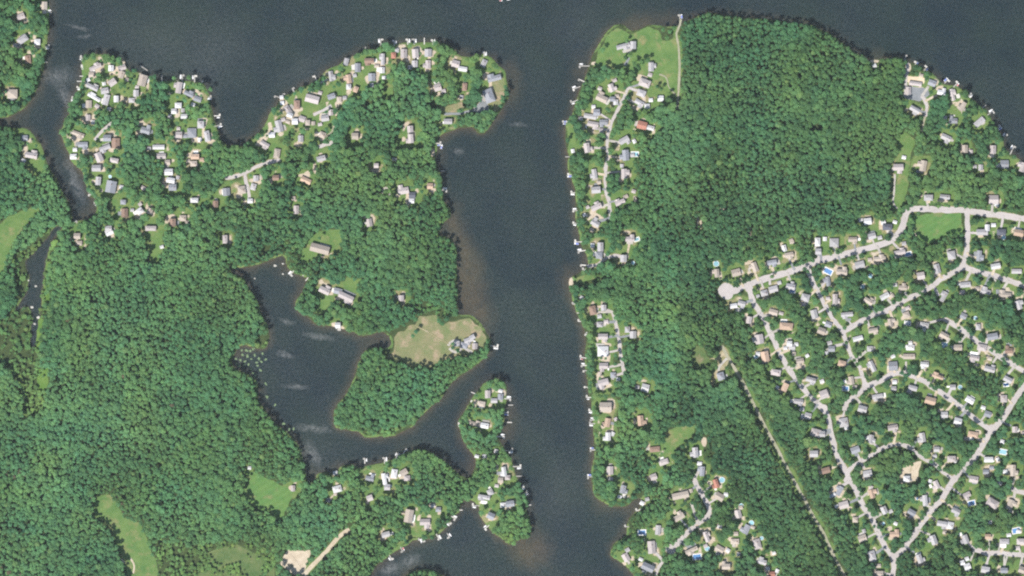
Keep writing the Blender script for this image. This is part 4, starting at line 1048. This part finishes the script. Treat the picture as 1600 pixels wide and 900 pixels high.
yp = np.clip(1.0 - (yard - .17) * 1.75, .15, 1)
yp = np.where((tx < 350) | ((tx < 720) & (ty < 140)) , np.clip(.96 - (yard - .16) * 1.25, .22, 1), yp)
clump = vnoise(tx + 11, ty + 211, 9.0)
keep &= (rng.random(n) * .45 + clump * .55) < np.where(yard > .03, yp * .82 + .08, 1.1)
gap = vnoise(tx + 31, ty + 91, 16) * .6 + vnoise(tx, ty, 7) * .4
keep &= gap > .15
# trees must not hang over a roof they stand beside
hb = blur(house_m, 3, 1)
rad = np.where(samp(hb, tx, ty) > .02, np.minimum(rad, 2.5), rad)
# marshy ground by the stream holds only scattered trees
marsh = fill(P("20,400 84,356 92,368 76,420 70,500 60,560 0,570 -60,570 -60,520 10,500 30,470"))
keep &= ~samp(marsh, tx, ty) | (rng.random(n) < .5)
shrub = np.zeros((RH, RW), bool)
for q in ("250,842 300,850 346,846 372,842 404,856 436,876 440,925 246,925 240,870", "20,400 84,356 92,368 76,420 70,500 62,560 76,575 72,640 40,660 30,600 0,570 -60,570 -60,520 10,500 30,470", "396,528 422,520 424,546 400,548",
          "640,470 700,480 714,492 690,496 650,490", "890,434 930,426 950,440 900,452", "1090,690 1110,690 1112,730 1090,725", "560,676 640,664 640,690 570,690", "770,830 800,830 800,856", "916,760 932,770 960,790 960,800 930,792"):
    shrub |= fill(densify(P(q), 4, 3))
shr = samp(shrub, tx, ty)
keep &= ~(shr & ((samp(clear_b, tx, ty) > .5) | (vnoise(tx, ty, 6.0) < .38)))
notree = fill(P("940,35 1062,35 1062,160 1040,140 1015,116 985,106 945,104 915,112 925,80")) | fill(P("606,520 650,500 712,494 740,488 775,530 755,545 700,558 640,568 600,562"))
keep &= ~samp(notree, tx, ty)
tx, ty, rad, yard, emergent = tx[keep], ty[keep], rad[keep], yard[keep], emergent[keep]
# trees standing alone on the lawns and in the clearings
EXTRA = np.array([(941, 80, 4.6), (984, 87, 5.2), (978, 90, 4.2), (979, 65, 3.6), (1041, 60, 4.4), (1036, 48, 3.6), (1046, 50, 3.8), (1052, 44, 3.6), (990, 100, 4.8), (1003, 97, 5.2), (1012, 95, 4.6), (996, 105, 4.6), (943, 107, 5.4), (953, 112, 5), (962, 117, 5), (930, 112, 5), (972, 112, 4.6),
 (1134, 575, 3.4), (1141, 576, 3), (708, 543, 3.6), (715, 547, 4), (707, 536, 3.2), (762, 533, 4.2), (760, 540, 3.6), (406, 742, 4.4), (500, 372, 3.2), (752, 546, 3.8), (744, 552, 4.0), (690, 505, 4.6), (698, 498, 4.6), (686, 500, 4.2), (694, 492, 4.6), (704, 490, 4.6), (712, 492, 4), (651, 518, 4), (646, 524, 3.6), (1290, 756, 3), (1408, 582, 4.6), (1415, 586, 5), (1421, 582, 4), (1454, 602, 5), (1460, 606, 4.4), (1334, 563, 3.6), (1339, 569, 4), (1322, 535, 3.8), (1497, 512, 3.4), (1548, 547, 4), (1566, 561, 4.4), (1569, 567, 4), (1453, 721, 3.8), (1466, 731, 4), (1206, 432, 3.8), (1256, 420, 3.8), (1262, 424, 3.6), (1248, 598, 3.6), (1289, 650, 3.8), (1262, 622, 4), (1436, 458, 3.8), (1440, 460, 3.6), (1352, 503, 3.6), (1364, 822, 3), (1342, 778, 3), (146, 88, 4.6), (186, 94, 4.6), (190, 100, 4.2), (148, 92, 4.0), (212, 112, 4.2), (243, 121, 4.0), (237, 122, 4), (272, 122, 3.8), (296, 122, 3.8), (330, 140, 4)])
tx = np.concatenate([tx, EXTRA[:, 0]]); ty = np.concatenate([ty, EXTRA[:, 1]]); rad = np.concatenate([rad, EXTRA[:, 2]]); yard = np.concatenate([yard, np.full(len(EXTRA), .15)])
emergent = np.concatenate([emergent, np.zeros(len(EXTRA), bool)])
shr = samp(shrub, tx, ty)
rad = np.where(shr, rad * rng.uniform(.45, 1.0, len(rad)), rad)
n = len(tx)
conifer = rng.random(n) < np.clip(.05 + .25 * (vnoise(tx, ty + 400, 70) - .35), .02, .3)
hgt = 12.2 + rad * rng.uniform(.8, 1.2, n) + rng.uniform(0, 1.6, n) + emergent * 1.6   # full height
hgt = np.where(yard > .45, hgt * .8, hgt)
hgt = np.where((tx > 1100) & (ty > 330) & (samp(blur(road_m, 12, 1), tx, ty) > .02), hgt * .78, hgt)
hgt = np.where(shr, hgt * .32, hgt)
conifer &= ~shr
tint = tint_for(tx, ty, n, conifer)
tint[shr] = tint[shr] * np.array([1.3, 1.1, .85]) * rng.uniform(.75, 1.15, (int(shr.sum()), 1))

# 300 yard trees that stand apart, each singled out by the house it stands beside
hx = np.array([h[0] for h in HOUSES]); hy = np.array([h[1] for h in HOUSES])
DIRS = ["east", "north-east", "north", "north-west", "west", "south-west", "south", "south-east"]
cand = np.where((yard > .10) & (tx > 4) & (tx < 1596) & (ty > 4) & (ty < 896) & (samp(blur(house_m | road_m | clear_m | track_m, 6, 1), tx, ty) > .10))[0]
cand = cand[np.argsort(-rad[cand])]
cells, solo = {}, []
for i in cand:
    d = np.hypot(hx - tx[i], hy - ty[i]); j = int(d.argmin())
    if d[j] > 26: continue
    ang = math.degrees(math.atan2(hy[j] - ty[i], tx[i] - hx[j])) % 360
    k = int((ang + 22.5) // 45) % 8
    if (j, k) in cells: continue
    cells[(j, k)] = i; solo.append((i, j, k))
    if len(solo) >= 300: break
solo_ids = np.array([t[0] for t in solo])
for i, j, k in solo:
    H_ = float(hgt[i]); r_ = float(rad[i]); ci = bool(conifer[i])
    e = empty("tree", (wx(tx[i]), wy(ty[i]), LAND - .05), random.uniform(0, 6.28))
    hl = HOUSES[j][4]["label"].replace("the only ", "").replace("from the west ", "")
    lab = "%s tree %s of %s" % ("dark pointed" if ci else "leafy", DIRS[k], hl)
    w_ = lab.split()
    if len(w_) > 16: lab = " ".join(x_ for x_ in w_ if x_ not in ("the",))
    tag(e, lab, "tree", "yard trees standing beside the houses")
    o = bpy.data.objects.new("trunk", trunks[i % 3]); o.scale = (H_ * .9,) * 3; COL.objects.link(o); o.parent = e
    o = bpy.data.objects.new("crown", crowns[NB + i % NC] if ci else crowns[int(i) % NB])
    ch = H_ * (.55 if ci else .34)
    o.scale = (r_, r_, ch / (2.1 if ci else 1.5)); o.location = (0, 0, H_ - ch); COL.objects.link(o); o.parent = e
    o["tint"] = [float(q) for q in tint[i]]
# everything else is woodland, one mass
rest = np.ones(n, bool); rest[solo_ids] = False
tx, ty, rad, hgt, tint, conifer = tx[rest], ty[rest], rad[rest], hgt[rest], tint[rest], conifer[rest]
n = len(tx)
proto = bpy.data.collections.new("woodland_kinds")
for k in range(NB + NC):
    co_ = crowns[k]
    bm = bmesh.new(); bm.from_mesh(co_)
    for v in bm.verts: v.co.z = v.co.z * (.27 if k < NB else .50) + (1.77 if k < NB else 1.58)
    tm = bmesh.new(); tm.from_mesh(trunks[k % 3])
    vmap = [bm.verts.new((v.co.x * 1.6, v.co.y * 1.6, v.co.z * 1.5)) for v in tm.verts]
    for f in tm.faces:
        nf = bm.faces.new([vmap[v.index] for v in f.verts]); nf.material_index = 1
    tm.free()
    m_ = bpy.data.meshes.new("woodland_tree_%02d" % k); bm.to_mesh(m_); bm.free()
    m_.materials.append(M_LEAF); m_.materials.append(M_BARK)
    proto.objects.link(bpy.data.objects.new("woodland_tree_%02d" % k, m_))
wm_ = bpy.data.meshes.new("woodland")
wm_.vertices.add(n)
wm_.vertices.foreach_set("co", np.stack([tx - 800, 450 - ty, np.full(n, LAND - .05)], 1).astype(np.float32).ravel())
def put(name, typ, field, arr):
    a_ = wm_.attributes.new(name, typ, 'POINT'); a_.data.foreach_set(field, np.ascontiguousarray(arr).ravel())
zs = np.where(conifer, hgt / 2.85, hgt / 2.2)
put("tree_scale", 'FLOAT_VECTOR', "vector", np.stack([rad, rad, zs], 1).astype(np.float32))
put("tree_turn", 'FLOAT_VECTOR', "vector", np.stack([rng.uniform(-.06, .06, n), rng.uniform(-.06, .06, n), rng.uniform(0, 6.283, n)], 1).astype(np.float32))
put("tree_kind", 'INT', "value", np.where(conifer, NB + rng.integers(0, NC, n), rng.integers(0, NB, n)).astype(np.int32))
put("tint", 'FLOAT_COLOR', "color", np.concatenate([tint, np.ones((n, 1))], 1).astype(np.float32))
wood = bpy.data.objects.new("woodland", wm_); COL.objects.link(wood)
tag(wood, "dense green mixed woodland covering the land between houses and lake", "woodland", None, "stuff")
ng = bpy.data.node_groups.new("woodland_trees", 'GeometryNodeTree')
ng.interface.new_socket("Geometry", in_out='INPUT', socket_type='NodeSocketGeometry')
ng.interface.new_socket("Geometry", in_out='OUTPUT', socket_type='NodeSocketGeometry')
gi = ng.nodes.new("NodeGroupInput"); go = ng.nodes.new("NodeGroupOutput")
ip = ng.nodes.new("GeometryNodeInstanceOnPoints"); ci = ng.nodes.new("GeometryNodeCollectionInfo")
ci.inputs["Collection"].default_value = proto; ci.inputs["Separate Children"].default_value = True; ci.inputs["Reset Children"].default_value = True
def named(nm, typ):
    q = ng.nodes.new("GeometryNodeInputNamedAttribute"); q.data_type = typ; q.inputs["Name"].default_value = nm
    return q.outputs["Attribute"]
er = ng.nodes.new("FunctionNodeEulerToRotation")
ng.links.new(named("tree_turn", 'FLOAT_VECTOR'), er.inputs[0])
ng.links.new(gi.outputs[0], ip.inputs["Points"]); ng.links.new(ci.outputs[0], ip.inputs["Instance"])
ip.inputs["Pick Instance"].default_value = True
ng.links.new(named("tree_kind", 'INT'), ip.inputs["Instance Index"])
ng.links.new(er.outputs[0], ip.inputs["Rotation"]); ng.links.new(named("tree_scale", 'FLOAT_VECTOR'), ip.inputs["Scale"])
ng.links.new(ip.outputs[0], go.inputs[0])
md = wood.modifiers.new("woodland_trees", 'NODES'); md.node_group = ng
print("SMALL", NSMALL, "TREES", n, "HOUSES", len(houses), "SHEDS", len(sheds), "POOLS", len(pools), "DOCKS", len(docks_px), "OBJ", len(bpy.data.objects))

# ------------------------------------------------------------------ summer haze between the ground and the aircraft
hv, hf = box(-9600, 9600, -9600, 9600, -12, CAM_H + 40)
hz = mesh_obj("haze", hv, hf)
tag(hz, "thin pale summer haze over the whole place", "haze", None, "stuff")
hm = bpy.data.materials.new("haze"); hm.use_nodes = True
hm.node_tree.nodes.clear()
ho = hm.node_tree.nodes.new("ShaderNodeOutputMaterial"); pv = hm.node_tree.nodes.new("ShaderNodeVolumePrincipled")
pv.inputs["Color"].default_value = (.80, .95, .98, 1)
pv.inputs["Density"].default_value = 1.2e-5
pv.inputs["Anisotropy"].default_value = .2
hm.node_tree.links.new(pv.outputs[0], ho.inputs["Volume"])
hz.data.materials.append(hm)
